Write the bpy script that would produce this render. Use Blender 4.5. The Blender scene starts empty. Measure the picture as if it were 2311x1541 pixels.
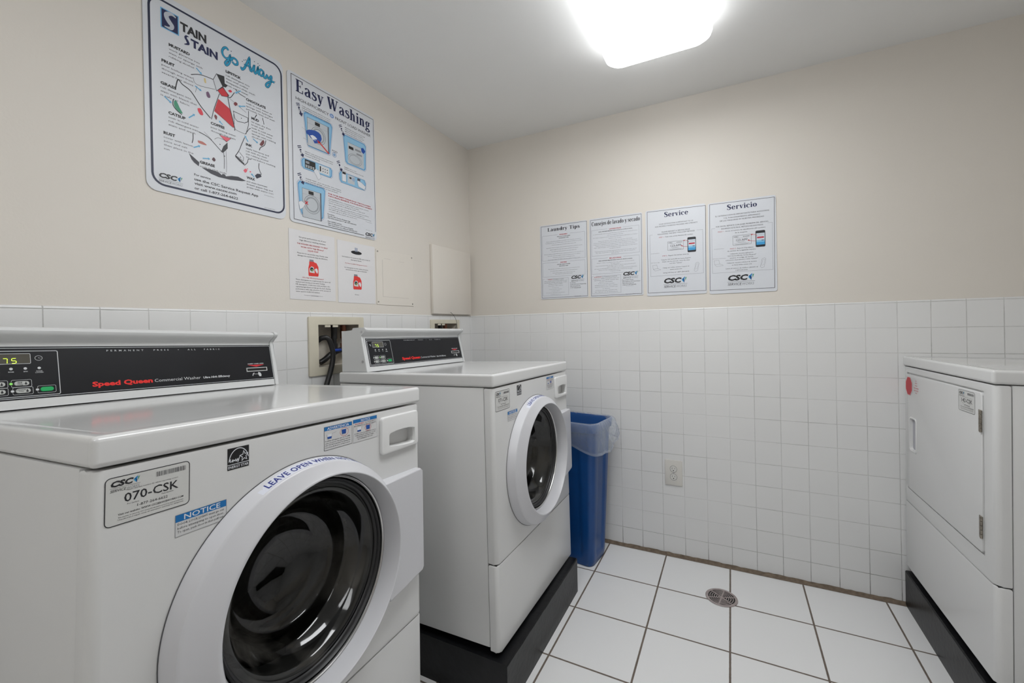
import bpy, bmesh, math, random
from mathutils import Vector, Matrix
PI = math.pi
random.seed(4)
scene = bpy.context.scene
COL = scene.collection

# ------------------------------------------------------------------ camera, world, exposure
IMG_W, IMG_H = 2311, 1541
F_PX = 965.216
cam_d = bpy.data.cameras.new('camera')
cam = bpy.data.objects.new('camera', cam_d); COL.objects.link(cam)
cam_d.sensor_fit = 'HORIZONTAL'; cam_d.sensor_width = 36.0
cam_d.lens = 36.0 * F_PX / IMG_W
cam_d.shift_x = -1.727 / IMG_W
cam_d.shift_y = -30.5 / IMG_W
cam_d.clip_start = 0.02; cam_d.clip_end = 50
YAW, PIT, ROL = -0.471217, -0.002761, -0.020827
fw = Vector((math.sin(YAW) * math.cos(PIT), math.cos(YAW) * math.cos(PIT), math.sin(PIT)))
rt = Vector((math.cos(YAW), -math.sin(YAW), 0)); up = rt.cross(fw)
r2 = math.cos(ROL) * rt + math.sin(ROL) * up
u2 = -math.sin(ROL) * rt + math.cos(ROL) * up
m = Matrix((r2, u2, -fw)).transposed().to_4x4()
m.translation = Vector((1.5354, -2.41, 1.23731))
cam.matrix_world = m
scene.camera = cam

world = bpy.data.worlds.new('world'); scene.world = world; world.use_nodes = True
world.node_tree.nodes['Background'].inputs[0].default_value = (0.8, 0.85, 0.9, 1)
world.node_tree.nodes['Background'].inputs[1].default_value = 0.3
scene.view_settings.view_transform = 'Standard'
scene.view_settings.look = 'None'
scene.view_settings.gamma = 1
scene.view_settings.exposure = 0.80
scene.view_settings.use_curve_mapping = False
LAMP = 7.0          # radiance of the lens over the washers
FILL_REAR = 3.7     # radiance of the added fill fixture, unseen behind the camera

# ------------------------------------------------------------------ dimensions
TP = 0.1095         # wall tile pitch
CEIL = 2.4202
XR = 3.0            # right wall
YF = -3.9           # wall behind the camera
TILE_TOP = 1.3155

# ------------------------------------------------------------------ materials
def lin(c):
    return tuple((x / 12.92 if x <= 0.04045 else ((x + 0.055) / 1.055) ** 2.4) for x in c)
def mat(name, color, rough=0.5, metal=0.0, coat=0.0, spec=0.5, **kw):
    M = bpy.data.materials.new(name); M.use_nodes = True
    b = M.node_tree.nodes['Principled BSDF']
    b.inputs['Base Color'].default_value = (*color, 1)
    b.inputs['Roughness'].default_value = rough
    b.inputs['Metallic'].default_value = metal
    b.inputs['Coat Weight'].default_value = coat
    b.inputs['Specular IOR Level'].default_value = spec
    for k, v in kw.items():
        b.inputs[k.replace('_', ' ')].default_value = v
    return M
class N:
    def __init__(s, M): s.t = M.node_tree; s.b = s.t.nodes['Principled BSDF']
    def n(s, ty, **kw):
        x = s.t.nodes.new(ty)
        for k, v in kw.items(): setattr(x, k, v)
        return x
    def l(s, a, b): s.t.links.new(a, b)
    def math(s, op, a, b=None, c=None):
        x = s.n('ShaderNodeMath', operation=op)
        for i, v in enumerate((a, b, c)):
            if v is None: continue
            if isinstance(v, (int, float)): x.inputs[i].default_value = v
            else: s.l(v, x.inputs[i])
        return x.outputs[0]
    def mix(s, f, a, b):
        x = s.n('ShaderNodeMix', data_type='RGBA')
        if isinstance(f, (int, float)): x.inputs[0].default_value = f
        else: s.l(f, x.inputs[0])
        for i, v in ((6, a), (7, b)):
            if isinstance(v, tuple): x.inputs[i].default_value = (*v[:3], 1)
            else: s.l(v, x.inputs[i])
        return x.outputs[2]
    def rng(s, v, a, b, c, d):
        x = s.n('ShaderNodeMapRange'); s.l(v, x.inputs[0])
        for i, q in enumerate((a, b, c, d)): x.inputs[i + 1].default_value = q
        return x.outputs[0]
    def noise(s, scale, detail=3, vec=None, rough=.5):
        x = s.n('ShaderNodeTexNoise'); x.inputs['Scale'].default_value = scale
        x.inputs['Detail'].default_value = detail; x.inputs['Roughness'].default_value = rough
        if vec is not None: s.l(vec, x.inputs['Vector'])
        return x.outputs[0]
    def bump(s, h, strength, dist):
        x = s.n('ShaderNodeBump'); x.inputs['Strength'].default_value = strength
        x.inputs['Distance'].default_value = dist; s.l(h, x.inputs['Height'])
        s.l(x.outputs[0], s.b.inputs['Normal'])
def grained(name, color, rough=0.45, var=0.03, scale=6, bscale=220, bstr=0.15, bdist=0.0006, **kw):
    M = mat(name, color, rough, **kw); g = N(M)
    tc = g.n('ShaderNodeTexCoord').outputs['Object']
    nz = g.noise(scale, 4, tc)
    f = g.rng(nz, .3, .7, 1 - var, 1 + var)
    v = g.n('ShaderNodeVectorMath', operation='SCALE'); v.inputs[0].default_value = color
    g.l(f, v.inputs['Scale']); g.l(v.outputs[0], g.b.inputs['Base Color'])
    if bstr: g.bump(g.noise(bscale, 2, tc), bstr, bdist)
    return M
def tile_mat(name, axis, u0, pu, v0, pv, gw, tcol, gcol, rough, dirt=0.0, bstr=0.6, coat=0.0, e=.0012, fade=0.0):
    """glazed tiles: axis = the two object axes of the grid"""
    M = mat(name, tcol, rough, coat=coat); g = N(M)
    tc = g.n('ShaderNodeTexCoord').outputs['Object']
    sp = g.n('ShaderNodeSeparateXYZ'); g.l(tc, sp.inputs[0])
    U, V = sp.outputs[axis[0]], sp.outputs[axis[1]]
    uo, vo = g.math('SUBTRACT', U, u0), g.math('SUBTRACT', V, v0)
    wob = g.math('MULTIPLY', g.math('SUBTRACT', g.noise(60, 2, tc), .5), .0012)
    du = g.math('ADD', g.math('PINGPONG', uo, pu / 2), wob); dv = g.math('ADD', g.math('PINGPONG', vo, pv / 2), wob)
    d = g.math('MINIMUM', du, dv)
    t = g.rng(d, gw / 2, gw / 2 + e, 0, 1)
    cell = g.n('ShaderNodeCombineXYZ')
    g.l(g.math('FLOOR', g.math('DIVIDE', uo, pu)), cell.inputs[0]); g.l(g.math('FLOOR', g.math('DIVIDE', vo, pv)), cell.inputs[1])
    wn = g.n('ShaderNodeTexWhiteNoise'); g.l(cell.outputs[0], wn.inputs['Vector'])
    f = g.rng(wn.outputs[0], 0, 1, .99, 1.006)
    v = g.n('ShaderNodeVectorMath', operation='SCALE'); v.inputs[0].default_value = tcol
    g.l(f, v.inputs['Scale'])
    # grout soiling: patchy, heavier in the joints near the floor
    nz = g.noise(9, 4, tc, .65)
    gc = g.mix(g.rng(nz, .35, .7, 0, 1), gcol, tuple(x * .72 for x in gcol))
    if dirt:
        low = g.rng(V, .03, .14, 1, 0)
        gc = g.mix(g.math('MULTIPLY', low, g.rng(nz, .35, .5, .4, 1)), gc, (.07, .055, .045))
    if fade:   # joints that are nearly filled with glaze-coloured grout
        gc = g.mix(g.rng(g.noise(2.3, 2, tc), .4, .62, 0, fade), gc, tcol)
    g.l(g.mix(t, gc, v.outputs[0]), g.b.inputs['Base Color'])
    g.l(g.rng(t, 0, 1, .8, rough), g.b.inputs['Roughness'])
    h = g.rng(d, 0, gw / 2 + .0016, 0, 1)
    und = g.math('MULTIPLY', g.noise(14, 2, tc), .08)
    g.bump(g.math('ADD', h, und), bstr, .0012)
    return M

M_paint = grained('cream_wall_paint', (.715, .672, .612), .62, .012, 3, 160, .25, .0008)
M_ceiling = grained('ceiling_paint', (.84, .84, .83), .75, .012, 3, 120, .25, .0008)
WT = (.745, .745, .74); WG = (.56, .555, .54)
M_tileL = tile_mat('wall_tile_left', (1, 2), -.0183, TP, 1.3072, TP, .0013, WT, WG, .22, 1, fade=.7)
M_tileB = tile_mat('wall_tile_back', (0, 2), -.0100, TP, 1.3072, TP, .0013, WT, WG, .22, 1, fade=.7)
M_floor = tile_mat('floor_tile', (0, 1), .9042, .30414, -.3206, .30414, .0058, (.80, .80, .80), (.17, .135, .11), .33, 0, .5)
M_grout = grained('brown_grout', (.17, .13, .095), .9, .25, 60, 300, .5, .002)
M_enamel = grained('white_enamel', (.66, .66, .655), .24, .012, 3, 500, .06, .0003)
M_lid = grained('white_enamel_lid', (.68, .68, .675), .10, .01, 3, 90, .03, .0003)
M_enamel_d = mat('white_enamel_console', (.68, .69, .69), .3)
M_ring = mat('white_plastic', (.60, .60, .625), .3)
M_drawer = mat('drawer_plastic', (.73, .73, .725), .33)
M_seam = mat('dark_seam', (.02, .02, .02), .8)
M_black = grained('black_plinth_paint', (.005, .005, .006), .36, .3, 30, 60, .35, .002, spec=.28)
M_rubber = mat('black_rubber', (.012, .012, .013), .45)
M_gasket_shade = mat('grey_gasket_and_shade', (.09, .09, .095), .5)
M_chrome = mat('steel_trim', (.55, .55, .55), .25, 1)
M_cream = grained('aged_cream_plastic', (.62, .58, .47), .45, .05, 12, 200, .1)
M_creamd = grained('stained_box_interior', (.56, .52, .45), .6, .22, 18, 200, .1)
M_panelpaint = grained('painted_cover', (.73, .685, .622), .55, .01, 5, 200, .2)
M_paper = mat('paper', (.72, .71, .72), .6)
M_board = mat('poster_board', (.66, .68, .72), .4)
M_boardedge = mat('poster_edge', (.35, .34, .33), .5)
M_outlet = mat('outlet_plastic', (.66, .64, .60), .35)
M_blue = grained('blue_bin_plastic', (.003, .058, .225), .34, .06, 20, 300, .25, .0006)
M_drain = grained('drain_metal', (.42, .36, .35), .42, .15, 40, 200, .3, .001, metal=.55)
M_lens = mat('lamp_lens', (.9, .9, .9), .4)
_b = M_lens.node_tree.nodes['Principled BSDF']
_b.inputs['Emission Color'].default_value = (.965, .985, 1, 1); _b.inputs['Emission Strength'].default_value = LAMP
_g = N(M_lens)      # side walls set to emit less than the face, easing the ceiling glow
_s = _g.n('ShaderNodeSeparateXYZ'); _g.l(_g.n('ShaderNodeTexCoord').outputs['Normal'], _s.inputs[0])
_e = _g.math('MULTIPLY', _g.rng(_s.outputs[2], -1, 0, 1, .3), LAMP); _g.l(_e, _g.b.inputs['Emission Strength'])
M_fill_lens = M_lens.copy(); M_fill_lens.name = 'fill_lens_rear'  # lens of the added fill fixture
for _n in M_fill_lens.node_tree.nodes:
    if _n.type == 'MATH': _n.inputs[1].default_value = FILL_REAR
M_lamp_pan = mat('lamp_pan', (.7, .7, .7), .4)
M_panelblack = grained('console_black', (.0075, .008, .0105), .38, .12, 8, 400, .2, .0003, spec=.3)
M_display = mat('display_window', (.09, .085, .07), .15)
M_digit = mat('display_digit', (.25, .4, .02), .5)
_b = M_digit.node_tree.nodes['Principled BSDF']
_b.inputs['Emission Color'].default_value = (.55, .85, .05, 1); _b.inputs['Emission Strength'].default_value = 1.0
M_drum = grained('drum_steel', (.13, .12, .105), .3, .5, 7, 30, .6, .01, metal=.85)
M_hinge = grained('hinge_steel', (.30, .27, .23), .4, .3, 80, 200, .2, metal=.8)
M_brass = mat('valve_brass', (.25, .1, .06), .4, .6)
M_valveblue = mat('valve_blue', (.01, .05, .35), .4)
M_bagm = bpy.data.materials.new('clear_bag'); M_bagm.use_nodes = True
def _bag():
    t = M_bagm.node_tree; b = t.nodes['Principled BSDF']; out = t.nodes['Material Output']
    b.inputs['Base Color'].default_value = (.62, .68, .78, 1); b.inputs['Roughness'].default_value = .12
    b.inputs['Specular IOR Level'].default_value = .8
    vz = t.nodes.new('ShaderNodeTexNoise'); vz.inputs['Scale'].default_value = 26; vz.inputs['Detail'].default_value = 3; vz.inputs['Distortion'].default_value = 1.2
    vc = t.nodes.new('ShaderNodeTexCoord'); t.links.new(vc.outputs['Object'], vz.inputs['Vector'])
    bu = t.nodes.new('ShaderNodeBump'); bu.inputs['Strength'].default_value = .9; bu.inputs['Distance'].default_value = .012
    t.links.new(vz.outputs[0], bu.inputs['Height']); t.links.new(bu.outputs[0], b.inputs['Normal'])
    tr = t.nodes.new('ShaderNodeBsdfTransparent'); mx = t.nodes.new('ShaderNodeMixShader')
    fr = t.nodes.new('ShaderNodeLayerWeight'); t.links.new(bu.outputs[0], fr.inputs['Normal']); fr.inputs[0].default_value = .35
    mr = t.nodes.new('ShaderNodeMapRange'); mr.inputs[3].default_value = .15; mr.inputs[4].default_value = .7
    t.links.new(fr.outputs['Facing'], mr.inputs[0]); t.links.new(mr.outputs[0], mx.inputs[0])
    t.links.new(tr.outputs[0], mx.inputs[1]); t.links.new(b.outputs[0], mx.inputs[2]); t.links.new(mx.outputs[0], out.inputs[0])
_bag()
M_glass = bpy.data.materials.new('door_glass'); M_glass.use_nodes = True
def _glass():
    t = M_glass.node_tree; out = t.nodes['Material Output']; t.nodes.remove(t.nodes['Principled BSDF'])
    tr = t.nodes.new('ShaderNodeBsdfTransparent'); tr.inputs[0].default_value = (.34, .34, .32, 1)
    gl = t.nodes.new('ShaderNodeBsdfGlossy'); gl.inputs['Roughness'].default_value = .06; gl.inputs[0].default_value = (.9, .9, .9, 1)
    nz = t.nodes.new('ShaderNodeTexNoise'); nz.inputs['Scale'].default_value = 6; nz.inputs['Detail'].default_value = 6
    tcc = t.nodes.new('ShaderNodeTexCoord'); t.links.new(tcc.outputs['Object'], nz.inputs['Vector'])
    mr = t.nodes.new('ShaderNodeMapRange'); mr.inputs[1].default_value = .35; mr.inputs[2].default_value = .7
    mr.inputs[3].default_value = .03; mr.inputs[4].default_value = .09
    t.links.new(nz.outputs[0], mr.inputs[0]); t.links.new(mr.outputs[0], gl.inputs['Roughness'])
    fr = t.nodes.new('ShaderNodeFresnel'); fr.inputs[0].default_value = 1.6
    mx = t.nodes.new('ShaderNodeMixShader'); t.links.new(fr.outputs[0], mx.inputs[0])
    t.links.new(tr.outputs[0], mx.inputs[1]); t.links.new(gl.outputs[0], mx.inputs[2])
    # detergent film dried on the glass
    df = t.nodes.new('ShaderNodeBsdfDiffuse'); df.inputs[0].default_value = (.30, .285, .255, 1)
    m2 = t.nodes.new('ShaderNodeMixShader'); mr2 = t.nodes.new('ShaderNodeMapRange')
    mr2.inputs[1].default_value = .5; mr2.inputs[2].default_value = .72; mr2.inputs[3].default_value = .0; mr2.inputs[4].default_value = .26
    t.links.new(nz.outputs[0], mr2.inputs[0]); t.links.new(mr2.outputs[0], m2.inputs[0])
    t.links.new(mx.outputs[0], m2.inputs[1]); t.links.new(df.outputs[0], m2.inputs[2]); t.links.new(m2.outputs[0], out.inputs[0])
_glass()
_inks = {}
def ink(c, rough=.45):
    k = tuple(round(x, 3) for x in c)
    if k not in _inks: _inks[k] = mat('ink_%d' % len(_inks), lin(c), rough)
    return _inks[k]
K = (.10, .10, .12); NAVY = (.04, .08, .28); RED = (.78, .10, .16); CY = (.10, .58, .74); SKY = (.42, .68, .85)
WHITE = (.86, .87, .89); GREY = (.55, .56, .58); LBL = (.05, .42, .68); JUG = (.86, .22, .20)

# ------------------------------------------------------------------ object helpers
def tag(o, label=None, cat=None, group=None, kind=None):
    if label: o['label'] = label
    if cat: o['category'] = cat
    if group: o['group'] = group
    if kind: o['kind'] = kind
    return o
def empty(name, mw=None):
    o = bpy.data.objects.new(name, None); COL.objects.link(o); o.empty_display_size = .05
    if mw is not None: o.matrix_world = mw
    return o
def link(name, me, parent=None, mw=None):
    o = bpy.data.objects.new(name, me); COL.objects.link(o)
    if parent is not None: o.parent = parent
    if mw is not None: o.matrix_local = mw
    return o
def finish(me, smooth=40):
    if smooth:
        me.polygons.foreach_set('use_smooth', [True] * len(me.polygons))
        me.set_sharp_from_angle(angle=math.radians(smooth))
    me.update()
def obj(name, bm, mats, parent=None, smooth=40, wn=False, mw=None):
    bmesh.ops.recalc_face_normals(bm, faces=bm.faces)
    me = bpy.data.meshes.new(name); bm.to_mesh(me); bm.free()
    for q in (mats if isinstance(mats, (list, tuple)) else [mats]): me.materials.append(q)
    finish(me, smooth)
    o = link(name, me, parent, mw)
    if wn: o.modifiers.new('wn', 'WEIGHTED_NORMAL').keep_sharp = True
    return o
def box(bm, x0, x1, y0, y1, z0, z1, r=0, seg=3, mi=0):
    n0 = set(bm.verts)
    g = bmesh.ops.create_cube(bm, size=1)
    vs = g['verts']
    for v in vs:
        v.co = Vector(((x0 + x1) / 2 + v.co.x * (x1 - x0), (y0 + y1) / 2 + v.co.y * (y1 - y0), (z0 + z1) / 2 + v.co.z * (z1 - z0)))
    if r:
        es = list({e for v in vs for e in v.link_edges})
        bmesh.ops.bevel(bm, geom=es, offset=r, segments=seg, profile=.5, affect='EDGES')
    for f in bm.faces:
        if all(v not in n0 for v in f.verts): f.material_index = mi
    return vs
def prism(bm, pts, f0, f1, r=0, seg=2):
    """polygon pts (2d) swept between the 3d mappings f0(p) and f1(p)"""
    a = [bm.verts.new(f0(p)) for p in pts]; b = [bm.verts.new(f1(p)) for p in pts]
    n = len(pts)
    fs = [bm.faces.new(a), bm.faces.new(b)]
    fs += [bm.faces.new((a[i], a[(i + 1) % n], b[(i + 1) % n], b[i])) for i in range(n)]
    if r:
        bmesh.ops.bevel(bm, geom=list(fs[1].edges), offset=r, segments=seg, profile=.5, affect='EDGES')
def rr_pts(x0, x1, y0, y1, r, n=5, rs=None):
    rs = rs or [r] * 4
    out = []
    for (cx, cy, a0, q) in ((x1 - rs[0], y1 - rs[0], 0, rs[0]), (x0 + rs[1], y1 - rs[1], 90, rs[1]), (x0 + rs[2], y0 + rs[2], 180, rs[2]), (x1 - rs[3], y0 + rs[3], 270, rs[3])):
        if q <= 0: out.append((cx, cy)); continue
        for i in range(n + 1):
            a = math.radians(a0 + 90 * i / n); out.append((cx + q * math.cos(a), cy + q * math.sin(a)))
    return out
def lathe(bm, prof, n=96, c=(0, 0, 0), axis='x', close=False, mis=None):
    """prof: list of (r, h); revolved about +x through c"""
    rings = []
    for (r, h) in prof:
        if r < 1e-6: rings.append([bm.verts.new(_ax(axis, c, 0, 0, h))])
        else: rings.append([bm.verts.new(_ax(axis, c, r * math.cos(2 * PI * i / n), r * math.sin(2 * PI * i / n), h)) for i in range(n)])
    for k in range(len(rings) - 1):
        A, B = rings[k], rings[k + 1]
        for i in range(n):
            j = (i + 1) % n
            if len(A) == 1 and len(B) == 1: continue
            if len(A) == 1: f = bm.faces.new((A[0], B[i], B[j]))
            elif len(B) == 1: f = bm.faces.new((A[i], A[j], B[0]))
            else: f = bm.faces.new((A[i], A[j], B[j], B[i]))
            if mis: f.material_index = mis[k]
def _ax(axis, c, a, b, h):
    if axis == 'x': return (c[0] + h, c[1] + a, c[2] + b)
    if axis == 'y': return (c[0] + a, c[1] + h, c[2] + b)
    return (c[0] + a, c[1] + b, c[2] + h)
def cyl(bm, c, r, h, axis='x', n=24):
    lathe(bm, [(0, 0), (r, 0), (r, h), (0, h)], n, c, axis)
def tube(bm, pts, r, n=12, rs=None, sub=8):
    P = [Vector(p) for p in pts]; path = []
    for i in range(len(P) - 1):
        p0 = P[max(i - 1, 0)]; p1 = P[i]; p2 = P[i + 1]; p3 = P[min(i + 2, len(P) - 1)]
        for k in range(sub):
            t = k / sub
            path.append(.5 * ((2 * p1) + (p2 - p0) * t + (2 * p0 - 5 * p1 + 4 * p2 - p3) * t * t + (3 * p1 - p0 - 3 * p2 + p3) * t ** 3))
    path.append(P[-1])
    prev = None; up_ = Vector((.3, .2, .9)).normalized()
    for i, p in enumerate(path):
        d = (path[min(i + 1, len(path) - 1)] - path[max(i - 1, 0)]).normalized()
        s = d.cross(up_).normalized(); u = s.cross(d)
        ring = [bm.verts.new(p + r * (math.cos(2 * PI * k / n) * s + math.sin(2 * PI * k / n) * u)) for k in range(n)]
        if prev:
            for k in range(n): bm.faces.new((prev[k], prev[(k + 1) % n], ring[(k + 1) % n], ring[k]))
        else: bm.faces.new(ring)
        prev = ring
    bm.faces.new(prev)
def cut(o, cutter_bms):
    """boolean-subtract closed shapes (given in o's own space) from o, baked into its mesh"""
    for cb in cutter_bms:
        bmesh.ops.recalc_face_normals(cb, faces=cb.faces)
        me = bpy.data.meshes.new('cutter'); cb.to_mesh(me); cb.free()
        c = bpy.data.objects.new('cutter', me); COL.objects.link(c)
        t = bpy.data.objects.new('target', o.data); COL.objects.link(t)
        md = t.modifiers.new('b', 'BOOLEAN'); md.operation = 'DIFFERENCE'; md.object = c; md.solver = 'EXACT'
        dg = bpy.context.evaluated_depsgraph_get(); dg.update()
        new = bpy.data.meshes.new_from_object(t.evaluated_get(dg))
        old = o.data; o.data = new; new.name = old.name
        bpy.data.objects.remove(c); bpy.data.objects.remove(t); bpy.data.meshes.remove(me)
        if not len(new.polygons): print('EMPTY CUT', o.name, len(old.polygons)); o.data = old
    finish(o.data, 40)

# ------------------------------------------------------------------ lettering and flat print
_fc = {}
def text_geo(s, bold=0.0, res=2, spacing=1.0):
    k = (s, bold, res, spacing)
    if k in _fc: return _fc[k]
    cu = bpy.data.curves.new('t', 'FONT'); cu.body = s; cu.size = 1; cu.resolution_u = res
    cu.offset = bold; cu.space_character = spacing
    o = bpy.data.objects.new('t', cu); COL.objects.link(o)
    me = bpy.data.meshes.new_from_object(o)
    vs = [(v.co.x, v.co.y) for v in me.vertices]; fs = [tuple(p.vertices) for p in me.polygons]
    bpy.data.objects.remove(o); bpy.data.curves.remove(cu); bpy.data.meshes.remove(me)
    _fc[k] = (vs, fs); return _fc[k]
CAPH = .73
# slab-serif bold display face drawn as strokes: ('R',x0,y0,x1,y1) bars, ('V',[(x,y,w)..]) pens, ('D',x,y,r) dots, ('A',cx,cy,rx,ry,wh,wv,a0,a1) bowls
S_, T_ = .19, .065
def _stem(x, y0, y1): return ('R', x, y0, x + S_, y1)
SERIF = {
 'E': (.72, [_stem(.07, 0, 1), ('R', 0, 0, .62, T_), ('R', 0, 1 - T_, .6, 1), ('R', .07, .48, .42, .54), ('R', .55, 0, .62, .27), ('R', .53, .75, .6, 1), ('R', .38, .4, .43, .62)]),
 'L': (.68, [_stem(.07, 0, 1), ('R', 0, 0, .6, T_), ('R', 0, 1 - T_, .36, 1), ('R', .53, 0, .6, .3)]),
 'W': (1.16, [('V', [(.12, .97, .16), (.34, .02, .15)]), ('V', [(.34, .02, .06), (.54, .97, .06)]), ('V', [(.52, .97, .16), (.74, .02, .15)]), ('V', [(.74, .02, .06), (.98, .97, .06)]), ('R', 0, 1 - T_, .3, 1), ('R', .4, 1 - T_, .7, 1), ('R', .86, 1 - T_, 1.1, 1)]),
 'T': (.82, [('R', .05, 1 - T_, .75, 1), _stem(.32, 0, 1), ('R', .22, 0, .58, T_), ('R', .05, .7, .1, 1), ('R', .7, .7, .75, 1)]),
 'C': (.82, [('A', .40, .5, .38, .51, .06, .17, 42, 318), ('R', .68, .66, .74, 1)]),
 'S': (.68, [('V', [(.56, .8, .05), (.48, .93, .07), (.34, .97, .08), (.18, .91, .13), (.12, .76, .16), (.2, .63, .18), (.36, .51, .19), (.5, .39, .18), (.54, .24, .15), (.46, .09, .11), (.3, .03, .07), (.14, .08, .06), (.07, .24, .05)]), ('R', .53, .7, .58, 1), ('R', .04, 0, .09, .32)]),
 'a': (.62, [_stem(.34, .06, .5), ('V', [(.1, .52, .13), (.16, .63, .07), (.28, .66, .06), (.38, .6, .1), (.415, .48, .15)]), ('V', [(.4, .4, .05), (.22, .33, .08), (.11, .19, .14), (.14, .06, .1), (.25, .02, .06), (.38, .12, .05)]), ('R', .36, 0, .6, T_)]),
 'c': (.58, [('A', .3, .34, .29, .36, .055, .15, 48, 312), ('D', .46, .52, .08)]),
 'd': (.68, [('A', .27, .34, .27, .36, .055, .15, 0, 360), _stem(.4, 0, 1), ('R', .3, 1 - T_, .54, 1), ('R', .4, 0, .63, T_)]),
 'e': (.62, [('A', .3, .34, .29, .36, .055, .15, 0, 325), ('R', .1, .33, .57, .39)]),
 'g': (.62, [('A', .27, .45, .23, .25, .05, .13, 0, 360), ('R', .42, .6, .58, .68), ('V', [(.2, .22, .06), (.12, .12, .07), (.2, .04, .1), (.42, -.01, .11)]), ('A', .28, -.14, .27, .16, .055, .12, 0, 360)]),
 'h': (.68, [_stem(.07, 0, 1), ('R', 0, 1 - T_, .2, 1), ('R', 0, 0, .29, T_), ('V', [(.2, .5, .05), (.3, .63, .07), (.41, .61, .12), (.46, .45, .15), (.46, 0, .15)]), ('R', .36, 0, .62, T_)]),
 'i': (.34, [_stem(.07, 0, .68), ('R', 0, .62, .2, .68), ('R', 0, 0, .29, T_), ('D', .145, .88, .1)]),
 'j': (.34, [_stem(.1, -.12, .68), ('R', .03, .62, .2, .68), ('V', [(.175, -.1, .15), (.13, -.24, .08), (-.02, -.26, .06)]), ('D', .175, .88, .1)]),
 'l': (.32, [_stem(.07, 0, 1), ('R', 0, 1 - T_, .2, 1), ('R', 0, 0, .29, T_)]),
 'n': (.68, [_stem(.07, 0, .68), ('R', 0, .62, .2, .68), ('R', 0, 0, .29, T_), ('V', [(.2, .5, .05), (.3, .63, .07), (.41, .61, .12), (.46, .45, .15), (.46, 0, .15)]), ('R', .36, 0, .62, T_)]),
 'o': (.62, [('A', .3, .34, .29, .36, .055, .15, 0, 360)]),
 'p': (.68, [_stem(.07, -.28, .68), ('R', 0, .62, .2, .68), ('R', 0, -.28, .29, -.22), ('A', .35, .34, .27, .36, .055, .15, 0, 360)]),
 'r': (.52, [_stem(.07, 0, .68), ('R', 0, .62, .2, .68), ('R', 0, 0, .3, T_), ('V', [(.2, .48, .05), (.3, .62, .07), (.42, .62, .1)]), ('D', .43, .57, .08)]),
 's': (.5, [('V', [(.4, .55, .04), (.34, .64, .05), (.24, .66, .06), (.12, .6, .1), (.11, .48, .12), (.24, .38, .14), (.38, .29, .14), (.41, .17, .12), (.34, .06, .08), (.22, .02, .06), (.1, .06, .05), (.06, .18, .04)]), ('R', .38, .46, .42, .68), ('R', .04, 0, .08, .24)]),
 'u': (.68, [_stem(.07, .15, .68), ('R', 0, .62, .2, .68), ('V', [(.145, .2, .15), (.2, .07, .11), (.3, .03, .07), (.42, .14, .05)]), _stem(.4, 0, .68), ('R', .33, .62, .5, .68), ('R', .42, 0, .62, T_)]),
 'v': (.6, [('V', [(.12, .66, .15), (.3, .02, .13)]), ('V', [(.3, .02, .05), (.49, .66, .05)]), ('R', 0, .62, .28, .68), ('R', .38, .62, .6, .68)]),
 'y': (.6, [('V', [(.12, .66, .15), (.32, .02, .13)]), ('V', [(.49, .66, .05), (.32, .02, .05), (.22, -.22, .07)]), ('R', 0, .62, .28, .68), ('R', .38, .62, .6, .68), ('D', .15, -.2, .085)]),
 ' ': (.32, []),
}
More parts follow.
